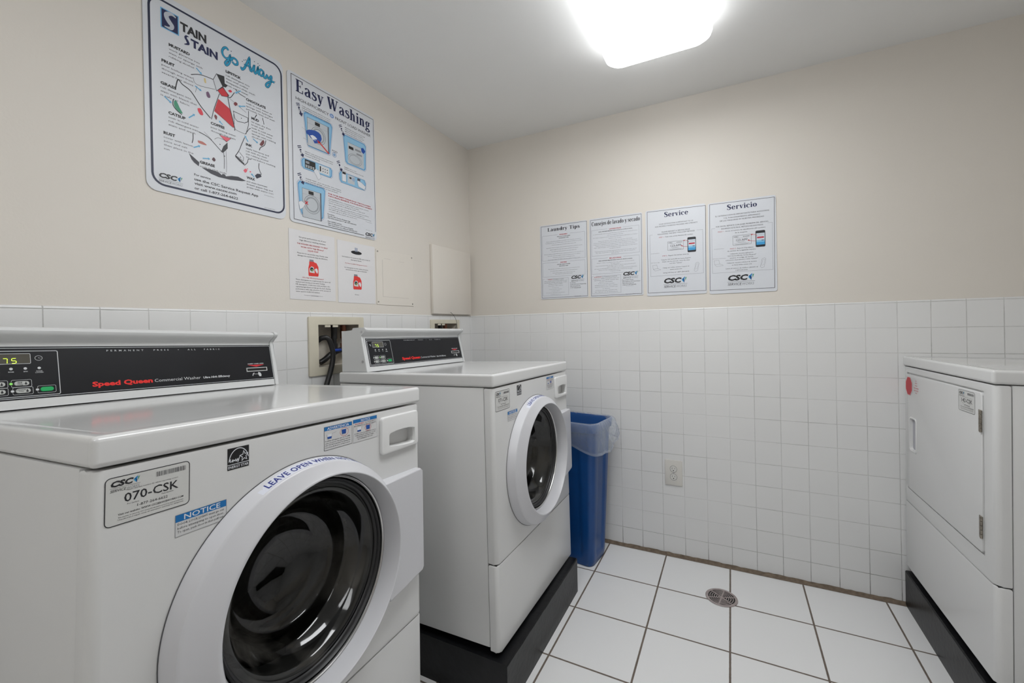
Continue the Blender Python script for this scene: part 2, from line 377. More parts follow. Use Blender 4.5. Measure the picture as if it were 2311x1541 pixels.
class Ink:
    """flat printing on a surface; M maps (u, v, height) to the parent's space"""
    def __init__(s, M, base=.0004): s.bm = bmesh.new(); s.M = M; s.mats = []; s.base = base; s.Lz = 0
    def mi(s, c):
        q = c if not isinstance(c, tuple) else ink(c)
        if q not in s.mats: s.mats.append(q)
        return s.mats.index(q)
    def face(s, pts, c, L=1):
        h = s.base + L * .00012
        vs = [s.bm.verts.new(s.M @ Vector((p[0], p[1], h))) for p in pts]
        try:
            f = s.bm.faces.new(vs); f.material_index = s.mi(c)
        except ValueError: pass
    def poly(s, pts, c, L=1): s.face(pts, c, L)
    def rect(s, a, b, x, y, c, L=1): s.face([(a, b), (x, b), (x, y), (a, y)], c, L)
    def circ(s, u, v, r, c, L=1, ry=None, n=20):
        ry = ry or r
        s.face([(u + r * math.cos(2 * PI * i / n), v + ry * math.sin(2 * PI * i / n)) for i in range(n)], c, L)
    def stroke(s, pts, w, c, L=1, closed=False):
        P = [Vector(p[:2]) for p in pts]; W = [p[2] if len(p) > 2 else w for p in pts]
        if closed: P.append(P[0]); W.append(W[0])
        n = len(P); A = []; B = []
        for i in range(n):
            if closed and i in (0, n - 1): d0 = P[n - 1] - P[n - 2]; d1 = P[1] - P[0]
            else: d0 = P[i] - P[i - 1] if i else P[1] - P[0]; d1 = P[i + 1] - P[i] if i < n - 1 else P[i] - P[i - 1]
            if d0.length < 1e-9: d0 = d1
            if d1.length < 1e-9: d1 = d0
            d0 = d0.normalized(); d1 = d1.normalized(); t = (d0 + d1)
            t = t.normalized() if t.length > 1e-6 else d0
            nn = Vector((-t.y, t.x)); k = 1 / max(.5, abs(nn.dot(Vector((-d0.y, d0.x)))))
            A.append(P[i] + nn * W[i] / 2 * k); B.append(P[i] - nn * W[i] / 2 * k)
        for i in range(n - 1): s.face([A[i], A[i + 1], B[i + 1], B[i]], c, L)
    def outline(s, pts, w, c, L=1): s.stroke(pts, w, c, L, True)
    def smooth(s, pts, w, c, L=1, sub=6):
        s.stroke(spline(pts, sub), w, c, L)
    def arc(s, u, v, rx, ry, wh, wv, a0, a1, c, L=1, n=28):
        pr = None
        for i in range(n + 1):
            a = math.radians(a0 + (a1 - a0) * i / n); ca, sa = math.cos(a), math.sin(a)
            q = ((u + rx * ca, v + ry * sa), (u + (rx - wv) * ca, v + (ry - wh) * sa))
            if pr: s.face([pr[0], q[0], q[1], pr[1]], c, L)
            pr = q
    def text(s, t, u, v, h, c=K, align='L', width=None, bold=0, shear=0, L=2, res=2, spacing=1.0, rot=0, vs=1.0):
        if not t.strip(): return
        V, F = text_geo(t, bold, res, spacing)
        if not V: return
        x0 = min(p[0] for p in V); x1 = max(p[0] for p in V); k = h / CAPH
        kx = (width / (x1 - x0)) if width else k
        tot = (x1 - x0) * kx; off = {'L': 0, 'C': -tot / 2, 'R': -tot}[align]
        hh = s.base + L * .00012; cr, sr = math.cos(rot), math.sin(rot)
        W = []
        for p in V:
            a = off + (p[0] - x0) * kx + shear * p[1] * k; b = p[1] * k
            W.append(s.bm.verts.new(s.M @ Vector((u + a * cr - b * sr, v + a * sr + b * cr, hh))))
        mi = s.mi(c)
        for f in F:
            try: s.bm.faces.new([W[i] for i in f]).material_index = mi
            except ValueError: pass
        return tot
    def serif(s, t, u, v, h, c=NAVY, width=None, align='L', L=2):
        tot = sum(SERIF[q][0] for q in t) + .02 * (len(t) - 1)
        kx = width / tot if width else h
        x = u - {'L': 0, 'C': .5, 'R': 1}[align] * tot * kx
        for q in t:
            adv, st = SERIF[q]
            f = lambda a, b: (x + a * kx, v + b * h)
            for e in st:
                if e[0] == 'R': s.rect(*f(e[1], e[2]), *f(e[3], e[4]), c, L)
                elif e[0] == 'D': s.circ(*f(e[1], e[2]), e[3] * kx, c, L, ry=e[3] * h, n=12)
                elif e[0] == 'A': s.arc(*f(e[1], e[2]), e[3] * kx * 1.03, e[4] * h, e[5] * h * 1.2, e[6] * kx * 1.38, e[7], e[8], c, L, 24)
                elif e[0] == 'V':
                    pts = e[1] if len(e[1]) < 3 else spline(e[1], 4)
                    s.stroke([(*f(a, b), w * 1.3 * (kx + h) / 2) for a, b, w in pts], 0, c, L)
            x += (adv + .02) * kx
    def lines(s, rows, u, v, dv, h, c=K, align='L', width=None, **kw):
        for i, r in enumerate(rows):
            if isinstance(r, tuple): r, w = r
            else: w = width
            s.text(r, u, v - i * dv, h, c, align, w, res=1, **kw)
    def csc(s, u, v, w, c=K, L=2):
        """the laundry company's mark: slanted CSC, pinwheel and SERVICEWORKS under a rule"""
        h = w * .2
        s.text('CSC', u, v, h, c, width=w * .67, bold=.05, shear=.25, L=L)
        a, b, q = u + w * .74, v + h * .55, w * .125
        s.poly([(a - q * .2, b + q * .1), (a + q * .9, b + q * 1.0), (a + q * .55, b - q * .3)], (.1, .5, .75), L)
        s.poly([(a, b + q * .3), (a + q * .7, b - q * .1), (a + q * .55, b - q * 1.1)], (.05, .15, .45), L)
        s.poly([(a + q * .9, b + q * .6), (a + q * 1.35, b + q * .8), (a + q * .9, b - q * .5)], (.25, .6, .45), L)
        s.poly([(a - q * .3, b - q * .05), (a + q * .35, b - q * .1), (a + q * .5, b - q * 1.0)], (.1, .6, .8), L)
        s.stroke([(u, v - h * .28), (u + w * .93, v - h * .28)], w * .008, c, L)
        s.text('SERVICE', u + w * .01, v - h * .98, h * .5, c, width=w * .46, shear=.2, L=L)
        s.text('WORKS', u + w * .49, v - h * .98, h * .5, GREY, width=w * .4, shear=.2, L=L)
    def done(s, name, parent, label=None):
        o = obj(name, s.bm, s.mats or [M_paper], parent, smooth=0)
        if label: o['label'] = label
        return o
def spline(pts, sub=6):
    P = [Vector(p) for p in pts]; out = []
    for i in range(len(P) - 1):
        p0 = P[max(i - 1, 0)]; p1 = P[i]; p2 = P[i + 1]; p3 = P[min(i + 2, len(P) - 1)]
        for k in range(sub):
            t = k / sub
            out.append(tuple(.5 * ((2 * p1) + (p2 - p0) * t + (2 * p0 - 5 * p1 + 4 * p2 - p3) * t * t + (3 * p1 - p0 - 3 * p2 + p3) * t ** 3)))
    out.append(tuple(P[-1])); return out
def MMP(L_): return [tuple(x / 1000 for x in p) for p in L_]

# ------------------------------------------------------------------ the room
def slab(name, x0, x1, y0, y1, z0, z1, m):
    bm = bmesh.new(); box(bm, x0, x1, y0, y1, z0, z1)
    return tag(obj(name, bm, m, smooth=0), kind='structure')
floor = slab('floor', -.12, XR + .12, YF - .1, .12, -.1, 0, M_floor)
ceiling = slab('ceiling', -.12, XR + .12, YF - .1, .12, CEIL, CEIL + .1, M_ceiling)
wall_left = slab('wall_left', -.2, -.005, YF, .2, 0, CEIL, M_paint)
wall_back = slab('wall_back', -.005, XR + .1, .005, .12, 0, CEIL, M_paint)
wall_right = slab('wall_right', XR + .005, XR + .12, YF, .12, 0, CEIL, M_paint)
wall_front = slab('wall_front', -.12, XR + .12, YF - .12, YF, 0, CEIL, M_paint)
def wainscot(name, axis, a0, a1, m):
    """glazed tile field with a rounded cap along its top"""
    bm = bmesh.new()
    prof = [(0, 0), (0, TILE_TOP - .006)] + [(.006 * (1 - math.cos(t)), TILE_TOP - .006 + .006 * math.sin(t)) for t in [PI / 8, PI / 4, PI * 3 / 8, PI / 2]] + [(.006, 0)]
    if axis == 'left': f0 = lambda p: (-p[0], a0, p[1]); f1 = lambda p: (-p[0], a1, p[1])
    elif axis == 'right': f0 = lambda p: (XR + p[0], a0, p[1]); f1 = lambda p: (XR + p[0], a1, p[1])
    else: f0 = lambda p: (a0, p[0], p[1]); f1 = lambda p: (a1, p[0], p[1])
    prism(bm, prof, f0, f1)
    return tag(obj(name, bm, m, smooth=40), kind='structure')
trim_1 = wainscot('trim_1', 'left', YF, .0055, M_tileL)
trim_2 = wainscot('trim_2', 'back', -.0055, XR, M_tileB)
trim_3 = wainscot('trim_3', 'right', YF, 0, M_tileL)
bm = bmesh.new(); random.seed(9)
xs = [i * .02 for i in range(151)]
prev = None
for x in xs:
    a = .0135 + random.uniform(-.002, .002); b = -.0195 + random.uniform(-.0012, .0012)
    q = [bm.verts.new((x, .001, .001)), bm.verts.new((x, -.0012, a)), bm.verts.new((x, -.006, a * .35)), bm.verts.new((x, b, .0008))]
    if prev:
        for k in range(3): bm.faces.new((prev[k], prev[k + 1], q[k + 1], q[k]))
    prev = q
tag(obj('trim_4', bm, M_grout, smooth=60), kind='structure')
# recesses for the two washer supply boxes
def cutbox(x0, x1, y0, y1, z0, z1):
    b = bmesh.new(); box(b, x0, x1, y0, y1, z0, z1); return b
BX = [(-1.193, -.977, 1.085, 1.2625), (-.408, -.183, 1.085, 1.2655)]
for w in (wall_left, trim_1):
    cut(w, [cutbox(-.11, .05, y0 - .004, y1 + .004, z0 - .004, z1 + .004) for (y0, y1, z0, z1) in BX])

# ------------------------------------------------------------------ ceiling lights
def ceiling_light(name, x0, x1, y0, y1, label, lens):
    root = empty(name, Matrix.Translation(((x0 + x1) / 2, (y0 + y1) / 2, CEIL)))
    cx, cy = (x1 - x0) / 2, (y1 - y0) / 2
    bm = bmesh.new()
    rows = []
    for (ins, z, r) in ((0, -.008, .062), (0, -.05, .062), (.006, -.068, .058), (.02, -.08, .05), (.045, -.086, .04)):
        rows.append([bm.verts.new((x, y, z)) for x, y in rr_pts(-cx + ins, cx - ins, -cy + ins, cy - ins, r, 8)])
    for A, B in zip(rows, rows[1:]):
        for i in range(len(A)): bm.faces.new((A[i], A[(i + 1) % len(A)], B[(i + 1) % len(A)], B[i]))
    bm.faces.new(rows[-1]); bm.faces.new(rows[0])
    obj('lens', bm, lens, root)
    bm = bmesh.new(); box(bm, -cx + .03, cx - .03, -cy + .03, cy - .03, -.0078, -.0002, .002, 1)
    obj('pan', bm, M_lamp_pan, root)
    return tag(root, label, 'ceiling light')
ceiling_light('ceiling_light', 1.077, 1.494, -1.75, -.525, 'glowing white rounded wraparound light on the ceiling above the washers', M_lens)
ceiling_light('ceiling_light', 1.077, 1.494, -3.75, -2.55, 'white wraparound fill light added on the ceiling behind the camera, out of view', M_fill_lens)  # added out of view to balance the light

# ------------------------------------------------------------------ the front-loading machines
H, HL, D, ZS = .9134, .8699, .7137, .2843
W = .72
def pose(x, y, z, a, b, c):
    ca, sa = math.cos(a), math.sin(a)
    Rz = Matrix(((ca, -sa, 0), (sa, ca, 0), (0, 0, 1)))
    Rx = Matrix(((1, 0, 0), (0, math.cos(b), -math.sin(b)), (0, math.sin(b), math.cos(b))))
    Ry = Matrix(((math.cos(c), 0, math.sin(c)), (0, 1, 0), (-math.sin(c), 0, math.cos(c))))
    mm = (Rz @ Rx @ Ry).to_4x4(); mm.translation = (x, y, z); return mm
FRONT = Matrix(((0, 0, 1, 0), (1, 0, 0, 0), (0, 1, 0, 0), (0, 0, 0, 1)))   # (u,v,n) -> (x=n, y=u, z=v)

def front_plate(name, W, z0, z1, root, r=.014, back=-.034, mat_=None):
    """front sheet with rounded vertical edges wrapping to the sides"""
    pts = rr_pts(back, 0, 0, W, 0, 5, rs=[r, 0, 0, r])
    bm = bmesh.new()
    prism(bm, pts, lambda p: (p[0], p[1], z0), lambda p: (p[0], p[1], z1))
    es = [e for e in bm.edges if abs(e.verts[0].co.z - e.verts[1].co.z) < 1e-6]
    bmesh.ops.bevel(bm, geom=es, offset=.004, segments=2, profile=.5, affect='EDGES')
    return obj(name, bm, mat_ or M_enamel, root, wn=False)
def lid(root, W, D, z0, z1):
    bm = bmesh.new(); box(bm, -D, .004, -.002, W + .002, z0, z1, .0085, 4)
    top = max((f for f in bm.faces if f.normal.z > .9), key=lambda f: f.calc_area())
    bmesh.ops.inset_individual(bm, faces=[top], thickness=.018, use_even_offset=True)
    bmesh.ops.inset_individual(bm, faces=[top], thickness=.009, depth=-.0022, use_even_offset=True)
    return obj('lid', bm, M_lid, root, wn=True)
def cabinet(root, W, D, z1):
    bm = bmesh.new(); box(bm, -D + .004, -.0365, .001, W - .001, .0125, z1, .003, 2)
    for y_, s_ in ((.001, -1), (W - .001, 1)):   # pressed bead outlining the side panel
        for (a_, b_, c_, d_) in ((-D + .05, -.152, z1 - .036, z1 - .033), (-.155, -.152, .036, z1 - .033), (-D + .05, -.152, .036, .039)):
            box(bm, a_, b_, y_ - .0008, y_ + .0008, c_, d_, .0006, 2)
    return obj('cabinet', bm, M_enamel, root)
def feet(root, W, D, z):
    for i, (x, y) in enumerate(((-.06, .06), (-.06, W - .06), (-D + .06, .06), (-D + .06, W - .06))):
        if z[i] < .003: continue
        bm = bmesh.new(); lathe(bm, [(0, -z[i] + .0015), (.02, -z[i] + .0015), (.02, min(-.004, -z[i] + .009)), (.007, .004), (.007, .014), (0, .014)], 16, (x, y, 0), 'z')
        obj('foot', bm, M_rubber, root)
def bar_code(I, u0, u1, v0, v1, c=K, seed=1, L=2):
    rnd = random.Random(seed); u = u0
    while u < u1:
        w = rnd.choice((.4, .6, 1.0)) * (u1 - u0) / 42
        I.rect(u, v0, min(u + w, u1), v1, c, L); u += w + rnd.choice((.5, .8, 1.1)) * (u1 - u0) / 42
def id_sticker(root, u, v, num, w=.105, h=.066, kw='id_sticker'):
    I = Ink(root_front(root)); P = rr_pts(u, u + w, v, v + h, .006)
    I.poly(P, (.80, .80, .79), 0); I.outline(P, .0011, K, 1)
    I.csc(u + .005, v + h - .0125, .038)
    bar_code(I, u + .06, u + .1, v + h - .0125, v + h - .0055, (.35, .35, .36), int(num[:3]))
    I.text('Please use this number ID when reporting service', u + .024, v + .0445, .0018, K, width=.065, res=1)
    I.text(num, u + .0215, v + .029, .0125, K, width=.068, bold=.008)
    I.text('For Service:', u + .025, v + .0245, .0022, K, res=1); I.text('Para Servicio:', u + .067, v + .0255, .0022, K, res=1, shear=.2)
    I.text('1-877-264-6622', u + .037, v + .0185, .0038, K, width=.038)
    I.text('Visit our website: WWW.CSCSERVICEWORKS.COM', u + .0145, v + .0125, .0028, K, width=.082, res=1, bold=.01)
    I.text('This machine is owned by CSC ServiceWorks and is serviced by trained technicians', u + .0145, v + .0085, .0019, K, width=.082, res=1)
    I.text('Unauthorized repair voids all warranties and may be dangerous', u + .0145, v + .0055, .0019, K, width=.082, res=1)
    I.done(kw, root, 'white machine number sticker reading ' + num)
def root_front(root): return FRONT
def notice_sticker(root, u, v):
    I = Ink(FRONT); w, h = .077, .033
    I.rect(u, v, u + w, v + h, (.80, .80, .80), 0); I.outline([(u, v), (u + w, v), (u + w, v + h), (u, v + h)], .0006, GREY, 1)
    I.rect(u, v + h - .011, u + w, v + h, LBL, 1)
    I.text('NOTICE', u + .012, v + h - .0095, .0082, WHITE, width=.055, bold=.01)
    I.lines(['DOOR LOCK LIGHT must go out', 'before attempting to open door.', 'To open, push door in then pull out.'], u + .003, v + .0165, .0058, .0036, (.2, .2, .22), width=.07)
    I.done('notice_sticker', root)
def star_sticker(root, u, v):
    I = Ink(FRONT); w, h = .038, .037
    I.rect(u, v, u + w, v + h, (.04, .04, .05), 0)
    I.rect(u, v + .0082, u + w, v + .0092, WHITE, 1)
    I.arc(u + w * .52, v + .012, w * .47, .0235, .0013, .0013, 12, 172, WHITE, 1)
    I.smooth([(u + .002, v + .014), (u + .005, v + .018), (u + .0045, v + .014), (u + .007, v + .014), (u + .009, v + .017), (u + .009, v + .013), (u + .011, v + .016), (u + .0125, v + .014), (u + .0145, v + .017), (u + .015, v + .013), (u + .018, v + .017), (u + .018, v + .0115), (u + .021, v + .019), (u + .0225, v + .022)], .0011, WHITE, 1)
    c = (u + .029, v + .0195)
    I.outline([(c[0] + (.0075 if i % 2 == 0 else .0034) * math.cos(PI / 2 + i * PI / 5 + .1), c[1] + (.009 if i % 2 == 0 else .004) * math.sin(PI / 2 + i * PI / 5 + .1)) for i in range(10)], .0012, WHITE, 1)
    I.text('ENERGY STAR', u + .0012, v + .0022, .0046, WHITE, width=w - .0024, bold=.012)
    I.done('energy_sticker', root)
def detergent_stickers(root, both):
    def cup(I, u, v, c, lvl):
        I.poly([(u, v + .010), (u + .0015, v), (u + .0125, v), (u + .014, v + .010)], WHITE, 1)
        I.poly([(u + .0008, v + lvl), (u + .0015, v), (u + .0125, v), (u + .0132, v + lvl)], (.05, .28, .6), 2)
        I.stroke([(u, v + .010), (u + .0015, v), (u + .0125, v), (u + .014, v + .010), (u + .026, v + .012)], .0005, GREY, 3)
    if both:
        I = Ink(FRONT); u, v, w, h = .384, .8075, .079, .05
        I.rect(u, v, u + w, v + h, (.80, .80, .80), 0); I.outline([(u, v), (u + w, v), (u + w, v + h), (u, v + h)], .0006, K, 1)
        I.rect(u, v + h - .0085, u + w, v + h, LBL, 1); I.text('ADVERTENCIA', u + .008, v + h - .0072, .006, WHITE, width=.062, bold=.01)
        cup(I, u + .007, v + .0235, 0, .0045); cup(I, u + .048, v + .0265, 0, .010)
        I.arc(u + .056, v + .031, .0125, .0095, .0006, .0006, 0, 360, RED, 3)
        I.lines(['Si utiliza detergente que no es (HE),', 'evite el exceso de espuma usando', 'solo 1/2 de la cantidad de detergente', 'recomendada por el fabricante.'], u + .002, v + .018, .0046, .0029, K, width=.072)
        I.done('detergent_warning_sticker', root)
    I = Ink(FRONT); u, v, w, h = .467, .8065, .079, .053
    I.rect(u, v, u + w, v + h, (.80, .80, .80), 0); I.outline([(u, v), (u + w, v), (u + w, v + h), (u, v + h)], .0005, GREY, 1)
    I.rect(u, v + h - .008, u + w, v + h, LBL, 1); I.text('NOTICE', u + .025, v + h - .0068, .0055, WHITE, width=.03, bold=.01)
    I.text('HIGH EFFICIENCY', u + .006, v + .0405, .003, RED, width=.03, res=1, bold=.01); I.text('(he) DETERGENT IS', u + .039, v + .0405, .003, K, width=.035, res=1)
    I.text('RECOMMENDED FOR BEST PERFORMANCE', u + .003, v + .0362, .0026, K, width=.073, res=1)
    cup(I, u + .012, v + .0235, 0, .0035); cup(I, u + .041, v + .024, 0, .010)
    I.arc(u + .048, v + .0285, .0105, .008, .0006, .0006, 0, 360, RED, 3)
    I.lines([('IF USING NON- (he) DETERGENT, AVOID', .07), ('OVERSUDSING BY USING ONLY 1/2 THE', .068), ('DETERGENT MANUFACTURERS', .056), ('RECOMMENDED AMOUNT.', .05)], u + w / 2, v + .018, .0043, .0027, K, align='C')
    I.done('detergent_notice_sticker', root)
DC = (.361, .5535)      # door centre on the front (y, z)
def door(root, rest_text):
    g = empty('door'); g.parent = root
    # moulded ring
    bm = bmesh.new(); n = 144; prev = None
    ring = [(.3370, .2575, .2475, -.002), (.3370, .2575, .2475, .003), (.3375, .2560, .2460, .010), (.3382, .2503, .2408, .0300), (.3392, .2488, .2393, .0320), (.3402, .2468, .2376, .0330),
            (.3550, .2230, .2165, .0450), (.3565, .2205, .2145, .0470), (.3580, .2180, .2122, .0475), (.3590, .2155, .2110, .0465), (.3600, .2130, .2095, .0420), (.3610, .2065, .2065, .0220), (.3610, .2055, .2055, .0100), (.3610, .2055, .2055, -.002)]
    for (cy_, ry_, rz_, x_) in ring:
        q = [bm.verts.new((x_, cy_ + ry_ * math.cos(2 * PI * i / n), DC[1] + rz_ * math.sin(2 * PI * i / n))) for i in range(n)]
        if prev:
            for i in range(n): bm.faces.new((prev[i], prev[(i + 1) % n], q[(i + 1) % n], q[i]))
        prev = q
    obj('door_ring', bm, M_ring, g, smooth=28)
    bm = bmesh.new(); pr_ = None  # thin dark band painting the contact shadow around the ring's outer edge
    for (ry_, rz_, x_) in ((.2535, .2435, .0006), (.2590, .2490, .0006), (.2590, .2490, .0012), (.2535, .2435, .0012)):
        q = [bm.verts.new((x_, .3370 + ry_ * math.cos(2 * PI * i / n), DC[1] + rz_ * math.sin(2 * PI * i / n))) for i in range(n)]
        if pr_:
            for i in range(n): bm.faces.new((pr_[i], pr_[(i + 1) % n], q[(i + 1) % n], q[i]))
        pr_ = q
    obj('ring_gap_shade', bm, M_gasket_shade, g, smooth=0)
    # latch-side wing running from the ring to the edge of the machine
    bm = bmesh.new()
    pts = [(.52, .6965), (.70, .690), (.712, .681), (.712, .418), (.704, .4105), (.62, .411), (.555, .407), (.525, .46), (.52, .60)]
    prism(bm, pts, lambda p: (.0006, p[0], p[1]), lambda p: (.040 - .021 * max(0, (p[0] - .5) / .212), p[0] - .002, p[1]), .004, 3)
    o = obj('door_handle', bm, M_ring, g, wn=True)
    cb = bmesh.new(); cyl(cb, (-.05, .352, DC[1]), .232, .2, 'x', 96); cut(o, [cb])
    # sealing rings and glass
    bm = bmesh.new(); lathe(bm, [(.2052, -.001), (.2025, .0035), (.2000, .0005), (.1985, .0025), (.1970, -.002), (.1955, -.012), (.2052, -.012)], 128, (0, DC[0], DC[1])); obj('glass_trim', bm, M_chrome, g, smooth=50)
    bm = bmesh.new(); lathe(bm, [(.1952, -.001), (.1925, .0020), (.190, -.001), (.189, -.006), (.1865, -.0065), (.184, -.010), (.184, -.021), (.1952, -.021)], 128, (0, DC[0], DC[1])); obj('gasket', bm, M_rubber, g, smooth=50)
    bm = bmesh.new()
    lathe(bm, [(0.1838, -0.0105), (0.176, -0.009), (0.169, -0.0115), (0.164, -0.0185), (0.158, -0.0325), (0.15, -0.0485), (0.142, -0.0555), (0.136, -0.0645), (0.131, -0.0825), (0.121, -0.0985), (0.108, -0.1055), (0.1, -0.107), (0.094, -0.1125), (0.082, -0.1245), (0.06, -0.1335), (0.03, -0.1375), (0, -0.1385)], 128, (0, DC[0], DC[1]))
    obj('door_glass', bm, M_glass, g, smooth=80)
    # drum behind the glass with a baffle
    bm = bmesh.new()
    lathe(bm, [(.192, -.026), (.175, -.06), (.172, -.085), (.232, -.10), (.236, -.12), (.236, -.42), (.18, -.44), (.10, -.43), (0, -.43)], 96, (0, DC[0], DC[1]), mis=[1, 1, 1, 0, 0, 0, 0, 0])
    for a in (.6, 2.7, 4.8):
        cy_, cz_ = DC[0] + .215 * math.cos(a), DC[1] + .215 * math.sin(a)
        box_m = Matrix.Translation((-.27, cy_, cz_)) @ Matrix.Rotation(a, 4, 'X')
        gq = bmesh.ops.create_cube(bm, size=1, matrix=box_m @ Matrix.Diagonal((.28, .05, .03, 1)))
    obj('drum', bm, [M_drum, M_gasket_shade], g, smooth=50)
    # sticker around the ring
    bm = bmesh.new(); a0, a1 = math.radians(117), math.radians(52)
    def conep(a, t): # t 0 near the front, 1 near the base
        x = .0275 - .019 * t + .0002
        return Vector((x, .3380 + (.2510 + .0052 * t) * math.cos(a), DC[1] + (.2415 + .0050 * t) * math.sin(a)))
    pr = None
    for i in range(41):
        a = a0 + (a1 - a0) * i / 40; q = (bm.verts.new(conep(a, -.05)), bm.verts.new(conep(a, 1.0)))
        if pr: bm.faces.new((pr[0], pr[1], q[1], q[0]))
        pr = q
    mats_ = [ink((.83, .84, .88)), ink((.10, .16, .48))]
    V, F = text_geo('LEAVE OPEN WHEN NOT IN USE', .022, 2, 1.1)
    x0 = min(p[0] for p in V); x1 = max(p[0] for p in V)
    aa, ab = math.radians(113.5), math.radians(54)
    Wv = []
    for p in V:
        tt = (p[0] - x0) / (x1 - x0); a = aa + (ab - aa) * tt; q = conep(a, .14 + .72 * p[1] / CAPH)
        n = Vector((.25, math.cos(a), math.sin(a))); Wv.append(bm.verts.new(q + n * .0003))
    for f in F:
        try: bm.faces.new([Wv[i] for i in f]).material_index = 1
        except ValueError: pass
    o = obj('ring_sticker', bm, mats_, g, smooth=0); o['label'] = 'curved blue lettered sticker along the top of the door ring'
    return g
def console(root, digits, W):
    g = empty('console'); g.parent = root
    y0, y1 = .010, W - .010
    prof = [(-.573, H + .0005), (-.6035, 1.050), (-.603, 1.056), (-.594, 1.064), (-.581, 1.073), (-.578, 1.081), (-.583, 1.0875), (-.592, 1.0895), (-.645, 1.0885), (-.646, 1.079), (-.707, 1.078), (-.707, H + .0005)]
    def ext(a, b, name, r=0, pr=prof):
        bm = bmesh.new(); prism(bm, pr, lambda p: (p[0], a, p[1]), lambda p: (p[0], b, p[1]))
        if r: bmesh.ops.bevel(bm, geom=[e for e in bm.edges if abs(e.verts[0].co.y - e.verts[1].co.y) < 1e-6], offset=r, segments=2, affect='EDGES')
        return obj(name, bm, M_enamel_d, g, smooth=35)
    ext(y0 + .0135, y1 - .0135, 'console_body')
    cap = [(p[0] + (.0035 if p[0] > -.64 else 0), p[1] + (.0012 if p[1] > 1 else 0)) for p in prof]
    for a, b in ((y0, y0 + .0128), (y1 - .0128, y1)):
        c = ext(a, b, 'end_cap', .0012, cap)
        side = y0 if a == y0 else y1; s = -1 if a == y0 else 1
        for (x, z) in ((-.597, 1.073), (-.592, .955)):
            bm = bmesh.new(); cyl(bm, (x, side, z), .0055, s * .0015, 'y', 16); cyl(bm, (x, side, z), .0025, s * .0022, 'y', 12)
            obj('screw', bm, M_chrome, c)
    # slanted face coordinates: u along y, v up the slope
    A = Vector((-.573, 0, H)); B = Vector((-.6035, 0, 1.052)); vd = (B - A).normalized(); nd = Vector((0, 1, 0)).cross(vd)
    if nd.x < 0: nd = -nd
    Mx = Matrix(((0, vd.x, nd.x, A.x), (1, vd.y, nd.y, A.y), (0, vd.z, nd.z, A.z), (0, 0, 0, 1)))
    I = Ink(Mx, .0003); u0, u1, v0, v1 = .0335, .6995, .020, .1365
    I.rect(u0, v0, u1, v1, M_panelblack, 1)
    SV = (.80, .81, .82)
    I.outline(rr_pts(u0 + .0035, u1 - .0035, v0 + .0035, v1 - .0035, .003), .0011, SV, 2)
    I.done('control_panel', g, 'black control panel strip')
    I = Ink(Mx, .0008)
    sc = (v1 - v0) / .127     # measured rows squeezed to the face
    Y = lambda v: v0 + (v - .022) * sc
    d = -.0052
    I.outline(rr_pts(.0395, .1755 + d + .001, Y(.0295), Y(.138), .003), .0013, SV, 1)
    I.outline(rr_pts(.071 + d, .1328 + d, Y(.1075), Y(.1318), .002), .0009, SV, 3)
    I.arc(.1456 + d, Y(.1203), .0061, .0056, .0007, .0007, 0, 360, SV, 1); I.stroke([(.1456 + d, Y(.1222)), (.1456 + d, Y(.1203)), (.149 + d, Y(.1203))], .0006, SV, 1)
    I.poly([(.055 + d, Y(.1215)), (.0605 + d, Y(.1215)), (.063 + d, Y(.119)), (.063 + d, Y(.1125)), (.061 + d, Y(.1125)), (.061 + d, Y(.118)), (.055 + d, Y(.119))], SV, 1)
    for yy, t in ((.0825, 'WASH'), (.1031, 'RINSE'), (.1242, 'SPIN'), (.1455, 'DOOR')):
        I.text(t, yy + d, Y(.0872), .0024, SV, 'C', bold=.01)
    for yy in (.0825, .1031, .1242, .1455):
        J = Ink(Mx, .0009); J.circ(yy + d, Y(.0958), .0027, SV, 1); J.done('indicator_light', g)
    I.text('LOCKED', .1455 + d, Y(.0838), .0024, SV, 'C', bold=.01)
    I.text('PERMANENT   PRESS   •   ALL   FABRIC', .265 + d, Y(.134), .0042, SV, width=.2715, bold=.006, spacing=2.0)
    I.text('Speed Queen', .2325 + d, Y(.0410), .0115, (.90, .13, .11), width=.1225, bold=.042, L=2)
    I.text('Commercial Washer', .3595 + d, Y(.0412), .0085, SV, width=.1135)
    I.text('Ultra High Efficiency', .480 + d, Y(.0415), .0060, SV, width=.0768, bold=.03, shear=.12)
    I.text('INSERT CARD HERE', .6178 + d, Y(.0795), .0034, SV, width=.0535, bold=.02)
    I.poly([(.6165 + d, Y(.0772)), (.6735 + d, Y(.0772)), (.645 + d, Y(.0702))], (.82, .16, .2), 1)
    I.poly([(.628 + d, Y(.0385)), (.631 + d, Y(.047)), (.636 + d, Y(.0495)), (.636 + d, Y(.0475)), (.633 + d, Y(.0455)), (.631 + d, Y(.0385))], SV, 1)
    I.poly([(.650 + d, Y(.051)), (.656 + d, Y(.048)), (.659 + d, Y(.042)), (.658 + d, Y(.035)), (.652 + d, Y(.035)), (.649 + d, Y(.040)), (.648 + d, Y(.047))], SV, 1)
    I.stroke([(.633 + d, Y(.0445)), (.650 + d, Y(.0435))], .001, SV, 1)
    I.done('panel_markings', g)
    # display window with digits
    I = Ink(Mx, .0009); I.rect(.0718 + d, Y(.1082), .132 + d, Y(.1312), M_display, 1)
    dw = I.done('display', g, 'grey display window with yellow-green digits')
    I = Ink(Mx, .0012)
    seg = {'1': 'bc', '7': 'abc', '5': 'acdfg'}
